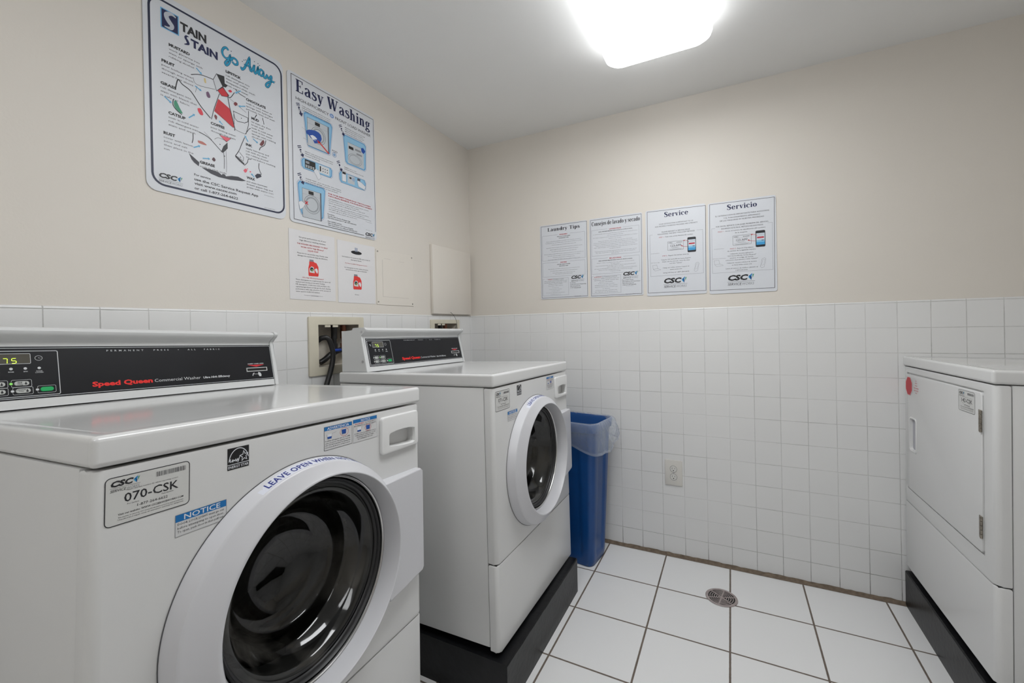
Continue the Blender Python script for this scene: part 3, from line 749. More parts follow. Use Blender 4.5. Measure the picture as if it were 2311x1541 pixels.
    for ch, uu in digits:
        a, b, w, h = uu + d, Y(.109), .0066, Y(.1205) - Y(.109); sl = .0006
        L_ = {'a': ((0, h), (w, h)), 'b': ((w, h / 2), (w, h)), 'c': ((w, 0), (w, h / 2)), 'd': ((0, 0), (w, 0)), 'e': ((0, 0), (0, h / 2)), 'f': ((0, h / 2), (0, h)), 'g': ((0, h / 2), (w, h / 2))}
        for q in seg[ch]:
            (p, r_), (s_, t_) = L_[q]
            P1, P2 = Vector((a + p + sl * r_ / h, b + r_)), Vector((a + s_ + sl * t_ / h, b + t_)); dd = (P2 - P1) * .09
            I.stroke([P1 + dd, P2 - dd], .0012, M_digit, 1)
    I.done('digits', dw)
    # buttons
    def button(uc, vc, w, h, c, name, lw, rows, tall=True):
        J = Ink(Mx, .0009)
        P = rr_pts(uc - w / 2, uc + w / 2, vc - h / 2, vc + h / 2, h * .48, 6)
        bm = J.bm; a_ = [bm.verts.new(Mx @ Vector((p[0], p[1], .0009))) for p in P]; b_ = [bm.verts.new(Mx @ Vector((uc + (p[0] - uc) * .94, vc + (p[1] - vc) * .9, .0019))) for p in P]
        J.mi(c)
        for i in range(len(P)): bm.faces.new((a_[i], a_[(i + 1) % len(P)], b_[(i + 1) % len(P)], b_[i]))
        bm.faces.new(b_)
        J.base = .002
        if rows: 
            for k, t in enumerate(rows): J.text(t, uc - w * .14, vc + h * .2 - k * h * .3 - .0008, .0021, K, 'C', bold=.01, res=1)
            J.circ(uc + w * .26, vc - h * .12, h * .19, K, 1); J.stroke([(uc + w * .26, vc - h * .1), (uc + w * .26, vc + h * .3)], h * .14, K, 1)
        J.base = .0009
        J.outline(rr_pts(uc - w / 2 - .004, uc + w / 2 + .0035, vc - h / 2 - .0028, vc + h / 2 + .0028, .0025), .0006, SV, 0)
        J.circ(uc - w / 2 - .0045, vc, .0042, (.05, .05, .055), 1, n=14)
        J.circ(uc - w / 2 - .0045, vc, .0026, lw, 2, n=14)
        J.done(name, g)
    LG = (.72, .73, .72)
    button(.0825 + d, Y(.0605), .0225, .0100, LG, 'cycle_button', SV, ['HOT'])
    button(.1175 + d, Y(.0605), .0225, .0100, LG, 'cycle_button', (.6, .95, .45), ['PERM', 'PRESS', 'WARM'])
    button(.0825 + d, Y(.0430), .0225, .0100, LG, 'cycle_button', SV, ['WARM'])
    button(.1190 + d, Y(.0430), .0225, .0100, LG, 'cycle_button', SV, ['DELICATES', 'COLD'])
    button(.1555 + d, Y(.0435), .0215, .0100, (.05, .66, .36), 'start_button', SV, None)
    # card slot
    bm = bmesh.new()
    def tb(a, b, c, e, n0, n1):
        vs = bmesh.ops.create_cube(bm, size=1)['verts']
        for v in vs: v.co = Mx @ Vector(((a + b) / 2 + v.co.x * (b - a), (c + e) / 2 + v.co.y * (e - c), (n0 + n1) / 2 + v.co.z * (n1 - n0)))
    a, b, c, e = .6105 + d, .6805 + d, Y(.0535), Y(.0672)
    tb(a, b, c, c + .002, .0006, .003); tb(a, b, e - .002, e, .0006, .003); tb(a, a + .002, c, e, .0006, .003); tb(b - .002, b, c, e, .0006, .003)
    sl = obj('card_slot', bm, ink((.8, .8, .8)), g, smooth=0)
    J = Ink(Mx, .0009); J.rect(a + .002, c + .002, b - .002, e - .002, (.01, .01, .01), 1); J.done('slot_opening', sl)
    return g
def washer(name, M, num, digits, both, label, footz):
    root = empty(name, M)
    cabinet(root, W, D, HL - .002)
    up_ = front_plate('front_panel', W, ZS + .0025, HL - .004, root)
    cb = bmesh.new(); cyl(cb, (-.08, DC[0], DC[1]), .215, .16, 'x', 96); cut(up_, [cb])
    cb = bmesh.new(); cyl(cb, (-.46, DC[0], DC[1]), .24, .46, 'x', 96); cut([c for c in root.children if c.name.startswith('cabinet')][0], [cb])
    front_plate('lower_panel', W, .002, ZS - .0015, root)
    bm = bmesh.new(); box(bm, -.034, -.006, .004, W - .004, ZS - .006, ZS + .006); obj('panel_seam', bm, M_seam, root)
    lid(root, W, D, HL, H)
    feet(root, W, D, footz)
    # soap drawer
    bm = bmesh.new(); prism(bm, rr_pts(.556, .7045, .7565, .8505, .009, 4), lambda p: (.0004, *p), lambda p: (.0085, *p), .0035, 3)
    dr = obj('detergent_drawer', bm, M_drawer, root)
    cb = bmesh.new()
    outl = [(.5805, .776), (.586, .7715), (.612, .7672), (.645, .7640), (.680, .7625), (.690, .766), (.6915, .786), (.690, .8065), (.670, .8110), (.640, .8125), (.610, .8118), (.586, .8085), (.5805, .803)]
    prism(cb, outl, lambda p: (.02, *p), lambda p: (-.006, .636 + (p[0] - .636) * .92, .789 + (p[1] - .789) * .80))
    cut(dr, [cb])
    bm = bmesh.new(); prism(bm, outl, lambda p: (-.0045, *p), lambda p: (-.0035, *p))
    cb = bmesh.new(); prism(cb, [(p[0], p[1]) for p in outl], lambda p: (.02, *p), lambda p: (-.016, .636 + (p[0] - .636) * .92, .789 + (p[1] - .789) * .80)); cut(up_, [cb]); bm.free()
    door(root, True)
    console(root, digits, W)
    id_sticker(root, .0145, .787, num); notice_sticker(root, .1005, .7405)
    star_sticker(root, .179, .8205); detergent_stickers(root, both)
    return tag(root, label, 'washing machine', 'front-loading washing machines')
M1 = pose(.78912, -2.19332, .18796, .05041, -.04177, -.0206)
M2 = pose(.84631, -1.19924, .16745, .0058, -.01935, -.01758)
PZ = .152
def footz(M, W_, D_, top):
    return [(M @ Vector((x, y, 0))).z - top for (x, y) in ((-.06, .06), (-.06, W_ - .06), (-D_ + .06, .06), (-D_ + .06, W_ - .06))]
washer('washing_machine', M1, '070-CSK', [('1', .0795), ('7', .0915), ('5', .1045)], True, 'white front-loading washer nearest the camera, number 070-CSK, beneath the big posters', footz(M1, W, D, PZ))
washer('washing_machine', M2, '071-CSK', [('7', .0845), ('5', .0975)], False, 'white front-loading washer farther back, number 071-CSK, beside the blue bin', footz(M2, W, D, PZ))

def plinth(name, x0, x1, y0, y1, label, rot=0, seed=0):
    bm = bmesh.new(); rnd = random.Random(seed)
    prof = [(x0, 0), (x1, 0), (x1, PZ - .004), (x1 - .003, PZ), (x0 + .003, PZ), (x0, PZ - .004)]
    if x0 > 1.5: prof = [(x0, 0), (x1, 0), (x1, PZ), (x0 + .004, PZ), (x0, PZ - .005)]
    n = 24; prev = None
    for i in range(n + 1):
        y = y0 + (y1 - y0) * i / n
        r = [bm.verts.new((p[0], y, p[1] + (rnd.uniform(-.0012, .0012) if p[1] > .1 else 0))) for p in prof]
        if prev:
            for k in range(len(r)): bm.faces.new((prev[k], prev[(k + 1) % len(r)], r[(k + 1) % len(r)], r[k]))
        else: bm.faces.new(r)
        prev = r
    bm.faces.new(prev)
    o = obj(name, bm, M_black, smooth=20)
    return tag(o, label, 'machine base')
p1 = plinth('machine_plinth', .04, .81, -2.26, -1.50, 'black base under the washer numbered 070-CSK', seed=3)
p2 = plinth('machine_plinth', .04, .8795, -1.212, -.512, 'scuffed black base on the tiles under the washer numbered 071-CSK', seed=5)

# dryer
def dryer():
    Hd, HLd, ZSd, Wd, Dd = .8925, .8520, .2784, .71, .72
    M = pose(2.18919, -.01, .18406, 3.14116, .0130, -.01231)
    root = empty('clothes_dryer', M)
    cabinet(root, Wd, Dd, HLd - .002)
    up_ = front_plate('front_panel', Wd, ZSd + .002, HLd - .003, root, r=.016)
    front_plate('lower_panel', Wd, .002, ZSd - .0015, root, r=.016)
    bm = bmesh.new(); box(bm, -.034, -.007, .004, Wd - .004, ZSd - .006, ZSd + .006); obj('panel_seam', bm, M_seam, root)
    lid(root, Wd, Dd, HLd, Hd)
    feet(root, Wd, Dd, footz(M, Wd, Dd, PZ))
    pts = [(.047, .8205), (.640, .8205), (.6485, .812), (.6485, .352), (.640, .3435), (.0655, .3425), (.036, .352), (.036, .806)]
    cb = bmesh.new(); prism(cb, [(.031, .8265), (.6535, .8265), (.6535, .3385), (.031, .3385)], lambda p: (.02, *p), lambda p: (-.006, *p)); cut(up_, [cb])
    bm = bmesh.new(); prism(bm, pts, lambda p: (-.0055, *p), lambda p: (.0035, *p), .003, 3)
    dr = obj('door', bm, M_enamel, root)
    cb = bmesh.new(); prism(cb, rr_pts(.078, .143, .508, .642, .012, 4), lambda p: (.02, *p), lambda p: (-.012, .11 + (p[0] - .11) * .8, .575 + (p[1] - .575) * .9))
    cut(dr, [cb])
    bm = bmesh.new()
    q = [(.022 * 0 + .0035, .143)]
    prism(bm, rr_pts(.0745, .1475, .504, .646, .013, 4), lambda p: (.003, *p), lambda p: (.0058, *p), .0012, 2)
    hd = obj('door_handle', bm, M_drawer, dr)
    cb = bmesh.new(); prism(cb, rr_pts(.079, .142, .510, .640, .011, 4), lambda p: (.02, *p), lambda p: (-.02, *p)); cut(hd, [cb])
    bm = bmesh.new(); prism(bm, rr_pts(.079, .142, .510, .640, .011, 4), lambda p: (-.0048, *p), lambda p: (-.0040, *p)); obj('handle_recess', bm, mat('recess_grey', (.42, .42, .46), .4), hd)
    for (a, b) in ((.7025, .7685), (.3865, .4525)):
        bm = bmesh.new(); box(bm, .0030, .0052, .634, .647, a, b, .0004, 1)
        for k in range(5):
            z = a + (b - a) * k / 5; cyl(bm, (.0052, .6475, z + .0006), .0034, (b - a) / 5 - .0018, 'z', 12)
        obj('hinge', bm, M_hinge, dr)
    id_sticker(root, .506, .7475, '142-CSK', kw='id_sticker')
    for o in root.children:
        if o.name.startswith('id_sticker'): o.location.x = .0034
    I = Ink(FRONT, .0040)
    c = (.068, .771); I.poly([(c[0] + .0400 * math.cos(PI / 8 + i * PI / 4), c[1] + .042 * math.sin(PI / 8 + i * PI / 4)) for i in range(8)], (.85, .75, .76), 0)
    I.poly([(c[0] + .0365 * math.cos(PI / 8 + i * PI / 4), c[1] + .039 * math.sin(PI / 8 + i * PI / 4)) for i in range(8)], (.72, .10, .16), 1)
    I.lines([('DO', .012), ('NOT', .02), ('DRY', .026), ('ITEMS CLEANED', .05), ('WITH SOLVENTS', .045), ('OR OIL', .02)], .147, .797, .0098, .0052, (.80, .35, .40), align='C', bold=.012)
    o = I.done('warning_sticker', root, 'red octagonal warning sticker with red lettering beside it')
    tag(root, 'white clothes dryer against the right side with a red octagon sticker, number 142-CSK', 'clothes dryer')
dryer()
plinth('machine_plinth', 2.189, 2.95, -.76, -.006, 'black base on the tiles under the clothes dryer', seed=8)

# ------------------------------------------------------------------ wall posters and notices
LW = lambda y, z: Matrix(((0, 0, 1, 0.0), (1, 0, 0, y), (0, 1, 0, z), (0, 0, 0, 1)))
BW = lambda x, z: Matrix(((1, 0, 0, x), (0, 0, -1, 0.0), (0, 1, 0, z), (0, 0, 0, 1)))
def sheet(name, M, w, h, thick, r, label, cat, m=None, off=-.005, border=True):
    """a poster hanging on the wall; origin at its lower left"""
    n = M.to_3x3() @ Vector((0, 0, 1))
    root = empty(name, Matrix.Translation(n * (off + .0006)) @ M)
    bm = bmesh.new(); prism(bm, rr_pts(0, w, 0, h, r, 5) if r else [(0, 0), (w, 0), (w, h), (0, h)], lambda p: (*p, 0), lambda p: (*p, thick))
    o = obj('sheet', bm, [m or M_board, M_boardedge], root, smooth=0)
    tag(root, label, cat)
    return root, (lambda: Ink(Matrix.Translation((0, 0, thick)), .0002))

def arrow(I, a, b, w, c, L=2):
    a, b = Vector(a), Vector(b); d = (b - a); l = d.length; d /= l; n = Vector((-d.y, d.x)); k = b - d * min(l * .35, w * 1.6)
    I.poly([a + n * w * .4, k + n * w * .4, k + n * w, b, k - n * w, k - n * w * .4, a - n * w * .4], c, L)

# --- the stain removal poster
root, P = sheet('stain_poster', LW(-1.7675, 1.671), .4475, .610, .003, .028, 'large white stain removal poster with a red tie shirt drawing, left of the wash poster', 'poster')
I = P(); I.outline(rr_pts(.0155, .4395, .0215, .5895, .032, 6), .0062, (.10, .13, .24)); I.done('border_line', root)
I = P()
I.poly(MMP([(45, 568), (45, 506), (94, 506), (94, 568)]), SKY, 1); I.poly(MMP([(48, 565), (48, 509), (91, 509), (91, 565)]), NAVY, 2)
I.smooth([(.086, .558, .004), (.074, .562, .009), (.062, .555, .012), (.061, .545, .013), (.068, .534, .014), (.075, .526, .012), (.071, .516, .009), (.055, .514, .003)], 0, (.72, .74, .78), 3)
I.text('TAIN', .0975, .529, .0265, K, width=.076, bold=.045)
I.smooth([(.121, .519, .002), (.115, .5185, .005), (.112, .512, .007), (.117, .504, .008), (.119, .496, .007), (.108, .489, .002)], 0, NAVY, 2)
I.text('TAIN', .1265, .493, .0255, NAVY, width=.0815, bold=.045)
for pts, w in (([(243, 545), (238, 551), (229, 546), (223, 532), (226, 519), (236, 514), (246, 521), (249, 530), (249, 515), (244, 500), (236, 490), (232, 495), (237, 505), (249, 516)], .0055),
               ([(254, 515), (256, 525), (264, 529), (273, 524), (273, 513), (264, 508), (256, 513)], .0055),
               ([(287, 512), (289, 504), (297, 512), (305, 530), (314, 553), (317, 558), (317, 540), (318, 520), (322, 512)], .006),
               ([(297, 524), (310, 528), (323, 527)], .005),
               ([(322, 512), (330, 530), (334, 540), (333, 520), (338, 514), (345, 530), (348, 542), (347, 522), (352, 515)], .0055),
               ([(368, 536), (360, 540), (353, 530), (356, 517), (364, 520), (369, 534), (369, 518), (376, 517), (382, 530), (386, 522), (390, 522), (398, 535), (400, 530), (394, 505), (385, 488), (377, 488), (380, 498), (396, 514), (411, 518)], .0055)):
    I.smooth(MMP([(x, y) for x, y in pts]), w + .0022, (.06, .2, .33), 2, 4); I.smooth(MMP(pts), w, CY, 3, 4)
for x, y in ((253, 548), (291, 533), (297, 541), (303, 545), (348, 556), (354, 552), (335, 556), (413, 521)): I.circ(x / 1000, y / 1000, .0018, (.1, .25, .35), 2, n=8)
I.done('title_lettering', root)
I = P()
def blk(head, hw, rows, x, y, hy=None, rw=None, dv=.0118, hh=.0085, rh=.0056):
    I.text(head, x / 1000, y / 1000, hh, K, width=hw / 1000, bold=.05)
    for i, r in enumerate(rows): I.text(r[0], x / 1000, y / 1000 - .012 - i * dv, rh, (.16, .16, .19), width=r[1] / 1000)
blk('MUSTARD', 58, [('work glycerine into', 87), ('stain or sponge with', 95), ('rubbing alcohol', 69)], 65, 460)
blk('FRUIT', 35, [('pour boiling water', 86), ('through stain from', 86), ('several feet above', 86)], 45, 401)
blk('GRASS', 42, [('rub detergent into', 83), ('stain with bleach that', 99), ('is safe for fabric', 78)], 41, 331)
blk('LIPSTICK', 52, [('rub detergent into', 82), ('stain until outline', 76), ('disappears then wash', 101), ('with warm water', 77)], 233, 465, dv=.0112)
blk('CHOCOLATE', 73, [('soak in cold water or', 98), ('sponge with hydrogen', 100), ('peroxide rinse and wash', 108)], 301, 400, dv=.0105)
blk('CATSUP', 47, [('soak in cold water', 85), ('rub detergent into', 83), ('stain and wash', 74)], 60, 247, dv=.0118)
blk('COFFEE', 44, [('pour boiling water', 82), ('through the stain', 80)], 181, 265)
blk('MUD', 28, [('let stain dry then', 73), ('brush well', 44), ('soak in cold water', 82), ('wash in hot water', 78), ('sponge with rubbing', 92), ('alcohol', 36)], 319, 340, dv=.0107)
blk('RUST', 31, [('cover with lemon', 80), ('juice and salt', 64), ('then place in the', 81), ('sun', 15)], 46, 180, dv=.0117)
blk('INK', 23, [('apply hairspray and', 85), ('rub with dry cloth', 77), ('put rubbing alcohol', 82), ('on area before washing', 110)], 297, 237, dv=.0105)
blk('GREASE', 46, [('soak in club soda', 83)], 145, 123)
blk('WAX', 30, [('put stain between', 76), ('brown paper bag and', 97), ('press with warm iron', 99)], 297, 118, dv=.0102)
for t, y, w in (('For service', 77.5, 49), ('use the CSC Service Request App', 62, 210), ('visit www.cscsw.com', 48.5, 132), ('or call 1-877-264-6622', 33, 137)):
    I.text(t, .128, y / 1000, .0068 if y > 70 else .0086, (.12, .12, .15), width=w / 1000, bold=.018)
I.text('Download Here', .362, .0745, .0026, K, width=.037, res=1); I.text('CSC Service App', .360, .0285, .0026, K, width=.042, res=1)
I.done('text_markings', root)
I = P(); I.csc(.030, .044, .071); I.done('logo', root)
I = P(); DK = (.13, .13, .16)
for pts, w in (([(125, 401), (154, 415), (192, 419)], .0022), ([(131, 395), (142, 377), (197, 388)], .001), ([(80, 331), (88, 366), (100, 357), (124, 346), (152, 311), (181, 284)], .003),
               ([(222, 410), (234, 395), (245, 382), (261, 408)], .0022), ([(264, 421), (279, 412), (300, 409)], .002), ([(211, 380), (201, 348), (192, 318), (184, 282)], .002), ([(238, 382), (244, 347), (250, 323), (259, 282), (258, 274)], .0026),
               ([(195, 322), (214, 306), (235, 292), (254, 282)], .001), ([(144, 224), (165, 220), (181, 212), (200, 196), (217, 182)], .0022), ([(220, 183), (222, 160), (221, 128)], .0015), ([(228, 195), (229, 150), (228, 118)], .0009),
               ([(293, 263), (281, 232), (272, 208), (259, 185)], .0022), ([(290, 162), (301, 176), (305, 190), (315, 191)], .002), ([(344, 188), (343, 168), (352, 148)], .0022), ([(372, 282), (366, 262), (351, 248), (346, 236)], .0025),
               ([(127, 212), (127, 195), (124, 180)], .0022), ([(74, 298), (73, 280), (82, 268), (97, 259)], .0025), ([(309, 364), (308, 330), (307, 310), (298, 277)], .0018), ([(339, 364), (332, 350)], .0025), ([(361, 362), (366, 339)], .002),
               ([(256, 330), (258, 305), (260, 280), (296, 276)], .0012), ([(142, 372), (137, 350)], .0009), ([(236, 383), (300, 355)], .0008), ([(296, 276), (310, 300), (316, 304)], .0018), ([(160, 231), (184, 212)], .0009), ([(192, 218), (205, 228), (232, 226)], .001)):
    I.smooth(MMP(pts), w, DK, 2, 4)
I.outline(MMP([(256, 341), (307, 338), (306, 324), (294, 315), (282, 313), (269, 311), (260, 318)]), .0018, DK, 2); I.circ(.283, .327, .0016, DK, 2)
I.poly(MMP([(192, 419), (203, 444), (222, 410), (202, 385)]), (.80, .81, .83), 1); I.outline(MMP([(192, 419), (203, 444), (222, 410), (202, 385)]), .0016, DK, 2)
I.poly(MMP([(203, 444), (228, 448), (229, 424), (239, 422), (232, 411), (222, 410)]), (.05, .05, .07), 2)
I.poly(MMP([(205, 389), (222, 407), (242, 389), (236, 381), (218, 376)]), RED, 2); I.outline(MMP([(205, 389), (222, 407), (242, 389), (236, 381), (218, 376)]), .0015, DK, 3)
I.poly(MMP([(207, 361), (243, 344), (250, 323), (259, 283), (254, 283), (193, 313), (199, 335)]), RED, 1)
I.poly(MMP([(234, 223), (234, 202), (219, 182), (212, 183), (220, 205)]), DK, 1)
I.poly(MMP([(208, 239), (246, 241), (230, 223)]), (.88, .35, .42), 1); I.outline(MMP([(208, 239), (246, 241), (230, 223)]), .001, DK, 2)
I.poly(MMP([(259, 188), (259, 182), (272, 172), (290, 162), (290, 169), (271, 182)]), DK, 1); I.outline(MMP([(271, 206), (288, 190), (286, 176), (271, 184), (260, 187)]), .0011, DK, 2)
for x, y in ((277, 187), (209, 207), (223, 172)): I.circ(x / 1000, y / 1000, .0017, DK, 2)
I.poly(MMP([(114, 144), (130, 134), (144, 124), (142, 111), (128, 119), (121, 127)]), (.2, .2, .24), 1)
I.poly(MMP([(150, 110), (180, 112), (203, 110), (213, 104), (215, 109), (223, 109), (226, 104), (245, 111), (267, 115), (295, 108), (280, 103), (240, 96), (202, 94), (178, 98)]), (.2, .2, .24), 1)
I.poly(MMP([(327, 137), (336, 147), (349, 149), (352, 140), (334, 128)]), (.12, .12, .2), 1)
def blob(pts, c): I.poly([tuple(q) for q in spline(MMP(pts) + [tuple(x / 1000 for x in pts[0])], 4)][:-1], c, 1)
blob([(76, 293), (82, 297), (91, 279), (99, 264), (86, 265), (76, 279)], (.20, .55, .42)); blob([(163, 408), (168, 410), (170, 396), (165, 396)], (.84, .76, .52))
blob([(169, 365), (176, 370), (182, 357), (178, 350), (171, 353)], (.42, .30, .42)); blob([(142, 300), (152, 303), (159, 287), (151, 282), (144, 290)], (.85, .2, .28))
blob([(239, 404), (247, 411), (253, 407), (246, 401)], (.8, .12, .25)); blob([(257, 367), (263, 376), (271, 373), (264, 362)], (.48, .14, .17)); blob([(195, 303), (202, 299), (199, 286), (193, 295)], (.45, .18, .2))
blob([(141, 195), (155, 196), (167, 190), (161, 187), (143, 188)], (.72, .42, .38)); blob([(182, 147), (188, 156), (194, 149), (189, 142)], (.30, .14, .18)); blob([(347, 258), (361, 280), (366, 271), (356, 255)], (.42, .18, .2))
blob([(286, 143), (294, 152), (300, 147), (293, 137)], (.88, .35, .42)); I.circ(.311, .146, .0028, (.88, .4, .46), 1); I.circ(.301, .153, .002, (.88, .4, .46), 1)
ar = MMP([(141, 431), (158, 417), (136, 370), (156, 362), (50, 296), (70, 283), (283, 424), (263, 407), (298, 376), (274, 366), (116, 258), (134, 277), (219, 278), (207, 287), (305, 252), (293, 271), (323, 270), (342, 260), (128, 167), (148, 180), (154, 141), (177, 147), (325, 130), (314, 141)])
for i in range(0, len(ar), 2): arrow(I, ar[i], ar[i + 1], .0042, (.36, .66, .82), 4)
I.done('shirt_drawing', root)

# --- easy washing poster
root, P = sheet('washing_poster', LW(-1.303, 1.672), .4605, .600, .003, .016, 'white poster on using the washer with blue framed pictures, right of the stain poster', 'poster')
I = P(); I.stroke(MMP([(380, 12), (17, 12), (17, 589), (455, 589), (455, 42)]), .0022, DK); I.done('border_line', root)
I = P(); I.serif('Easy Washing', .037, .529, .050, NAVY, width=.398)
I.text('HIGH-EFFICIENCY', .036, .4955, .0125, K, width=.158); I.circ(.210, .5025, .011, (.45, .58, .78), 1, ry=.009); I.text('he', .210, .499, .0075, WHITE, 'C', bold=.03); I.text('FRONT LOAD WASHER', .228, .4955, .0125, K, width=.207)
I.done('title_lettering', root)
I = P(); 
I.lines(['LOAD clothes loosely into drum. Do not overload', 'INTRODUZCA la ropa sin apretarla en el tambor', 'la maquina. No la sobrecargue demasiado'], .063, .4795, .0082, .0035, K, width=.138, bold=.01)
I.lines([('MEASURE detergent. Use he high', .118), ('efficiency (he) liquid detergent', .105), ('MIDA el detergente. Use de alta', .112), ('eficiencia (he) detergente liquido', .102)], .281, .4795, .0085, .0035, K, bold=.01)
I.lines([('SELECT cycle and push water temperature', .138), ('SELECCIONE el ciclo de lavado y temp', .137), ('deseada. No detenga', .07)], .073, .298, .0085, .0035, K, bold=.01)
I.lines([('INSERT card or coins.', .07), ('INTRODUZCA la tarjeta o monedas', .112)], .273, .2985, .0085, .0035, K, bold=.01)
I.lines([('PLEASE WAIT - door unlocks after cycle completes', .177), ('POR FAVOR, ESPERE - la puerta se desbloquea al', .177), ('final despues de terminar el ciclo de lavado', .16)], .074, .1875, .0085, .0036, K, bold=.012)
I.lines([('FOR YOUR SAFETY PLEASE AVOID THE FOLLOWING', .243), ('POR SU PROPIA SEGURIDAD, POR FAVOR EVITE LO SIGUIENTE', .251)], .183, .1545, .0098, .0052, (.72, .1, .16), bold=.03)
I.lines([('LAUNDERING items containing gasoline, paint thinner, solvents', .228), ('DO NOT PUSH in corners or lean or climb on washer', .17), ('when opening door during the wash or spin cycle', .205)], .184, .1325, .0085, .0037, DK)
I.lines([('NO LAVE ropa que contenga gasolina, solvente de pintura', .228), ('u otros liquidos inflamables como disolventes peligrosos', .2), ('NO EMPUJE ni se apoye en la puerta cuando la maquina lava', .243), ('ni intente abrirla cuando este en proceso', .155)], .184, .1045, .0085, .0037, DK)
I.lines([('For service', .036), ('use the CSC Service Request App', .123), ('visit www.cscsw.com or call 1-877-264-6622', .158)], .177, .0655, .0078, .0047, K, bold=.02)
I.lines([('Para solicitar servicio', .074), ('utilice la aplicacion CSC Service Request', .139), ('visite www.cscsw.com o llame al 1-877-264-6622', .162)], .177, .035, .0082, .0047, K, bold=.02)
I.text('POD', .208, .3475, .0085, DK, width=.028)
I.text('Download Here', .394, .078, .0024, K, width=.037, res=1); I.text('CSC Service App', .392, .040, .0024, K, width=.042, res=1)
I.done('text_markings', root)
I = P(); I.csc(.388, .0155, .068); I.done('logo', root)
I = P(); GR = (.62, .64, .66); LG_ = (.74, .76, .78)
def card(pts):
    q = MMP(pts); c = sum((Vector(p) for p in q), Vector((0, 0))) / len(q)
    big = [tuple(c + (Vector(p) - c) * 1.045) for p in q]; I.poly(q, (.38, .62, .80), 1)
    I.outline(big, .001, (.35, .5, .65), 1); I.poly([tuple(c + (Vector(p) - c) * .93) for p in q], (.55, .74, .86), 2)
def mach(x0, y0, x1, y1, cy_, r):
    x0, y0, x1, y1, cy_, r = [v / 1000 for v in (x0, y0, x1, y1, cy_, r)]; cx_ = (x0 + x1) / 2
    I.rect(x0, y0, x1, y1, LG_, 3); I.outline([(x0, y0), (x1, y0), (x1, y1), (x0, y1)], .001, DK, 4); I.rect(x1 - .006, y0, x1, y1, (.4, .42, .46), 4)
    I.arc(cx_, cy_, r, r, .0012, .0012, 0, 360, DK, 4); I.arc(cx_, cy_, r * .85, r * .85, r * .12, r * .12, 0, 360, GR, 4); I.arc(cx_, cy_, r * .72, r * .72, .001, .001, 0, 360, DK, 4)
    I.stroke([(x0, y1 - .022), (x1, y1 - .022)], .0006, GREY, 4); I.rect(cx_ - .016, y1 - .018, cx_ + .008, y1 - .004, (.05, .05, .06), 4)
card([(70, 456), (78, 463), (205, 463), (211, 452), (196, 332), (188, 326), (90, 326), (84, 340)]); mach(86, 330, 192, 445, 387, 36)
I.poly(MMP([(79, 387), (93, 396), (110, 401), (126, 404), (142, 402), (151, 395), (155, 380), (150, 368), (139, 358), (128, 352), (119, 349), (111, 362), (100, 366), (92, 373), (81, 376)]), (.05, .28, .62), 5)
I.poly(MMP([(98, 374), (110, 380), (122, 378), (132, 372), (128, 368), (116, 366), (128, 362), (110, 362)]), WHITE, 6)
I.smooth(MMP([(60, 393), (78, 388), (84, 386)]), .0008, GREY, 5); I.smooth(MMP([(66, 352), (84, 350)]), .0008, GREY, 5)
I.stroke(MMP([(139, 364), (190, 330)]), .0055, (.82, .15, .12), 6); I.poly(MMP([(131, 368), (148, 364), (138, 354)]), (.82, .15, .12), 6); I.arc(.219, .336, .011, .011, .0015, .0015, 0, 360, (.3, .5, .7), 5); I.circ(.219, .336, .006, (.5, .65, .8), 5)
card([(270, 440), (276, 448), (394, 448), (403, 440), (400, 330), (392, 320), (290, 320), (280, 328)])
I.rect(.294, .326, .388, .42, LG_, 3); I.rect(.300, .393, .327, .406, (.05, .05, .06), 4); I.rect(.337, .397, .372, .406, GREY, 4); I.rect(.345, .380, .378, .388, GREY, 4); I.stroke(MMP([(294, 420), (394, 420)]), .0008, DK, 4)
I.arc(.335, .352, .042, .026, .003, .003, 0, 360, GR, 4); I.arc(.335, .352, .032, .020, .001, .001, 0, 360, DK, 4); I.poly(MMP([(372, 420), (386, 426), (400, 414), (388, 398), (376, 404)]), (.05, .28, .62), 5)
card([(55, 256), (58, 264), (66, 270), (198, 270), (206, 262), (204, 236), (196, 228), (66, 228), (56, 236)])
I.rect(.071, .233, .121, .268, (.05, .05, .06), 3); I.rect(.075, .252, .092, .262, GREY, 4)
for i in range(4):
    for j in range(2): I.rect(.074 + i * .011, .236 + j * .006, .082 + i * .011, .240 + j * .006, LG_, 4)
I.rect(.138, .234, .190, .267, (.82, .83, .84), 3); I.rect(.142, .240, .148, .262, (.05, .05, .06), 4)
for i in range(3):
    for j in range(2): I.rect(.156 + i * .011, .242 + j * .011, .160 + i * .011, .246 + j * .011, DK, 4)
I.poly(MMP([(112, 232), (124, 246), (128, 240), (134, 244), (148, 214), (134, 200)]), WHITE, 5); I.outline(MMP([(112, 232), (124, 246), (128, 240), (134, 244), (148, 214), (134, 200)]), .0008, GREY, 6)
card([(243, 262), (250, 274), (390, 274), (398, 262), (396, 236), (388, 226), (254, 226), (245, 236)])
I.rect(.258, .234, .281, .281, WHITE, 4); I.rect(.261, .267, .279, .277, (.05, .05, .06), 5); I.outline(MMP([(258, 234), (281, 234), (281, 281), (258, 281)]), .001, DK, 5)
I.rect(.290, .234, .330, .272, LG_, 3); I.rect(.300, .256, .312, .264, (.05, .05, .06), 4); I.circ(.324, .258, .009, (.6, .68, .78), 4); I.poly(MMP([(345, 262), (372, 258), (396, 246), (390, 228), (352, 234)]), WHITE, 4); I.outline(MMP([(345, 262), (372, 258), (396, 246), (390, 228), (352, 234)]), .0008, DK, 5); I.rect(.347, .262, .364, .272, (.3, .3, .33), 5)
card([(36, 160), (44, 172), (158, 172), (167, 164), (155, 44), (146, 36), (52, 40), (44, 60)]); mach(56, 29, 146, 146, 88, 38)
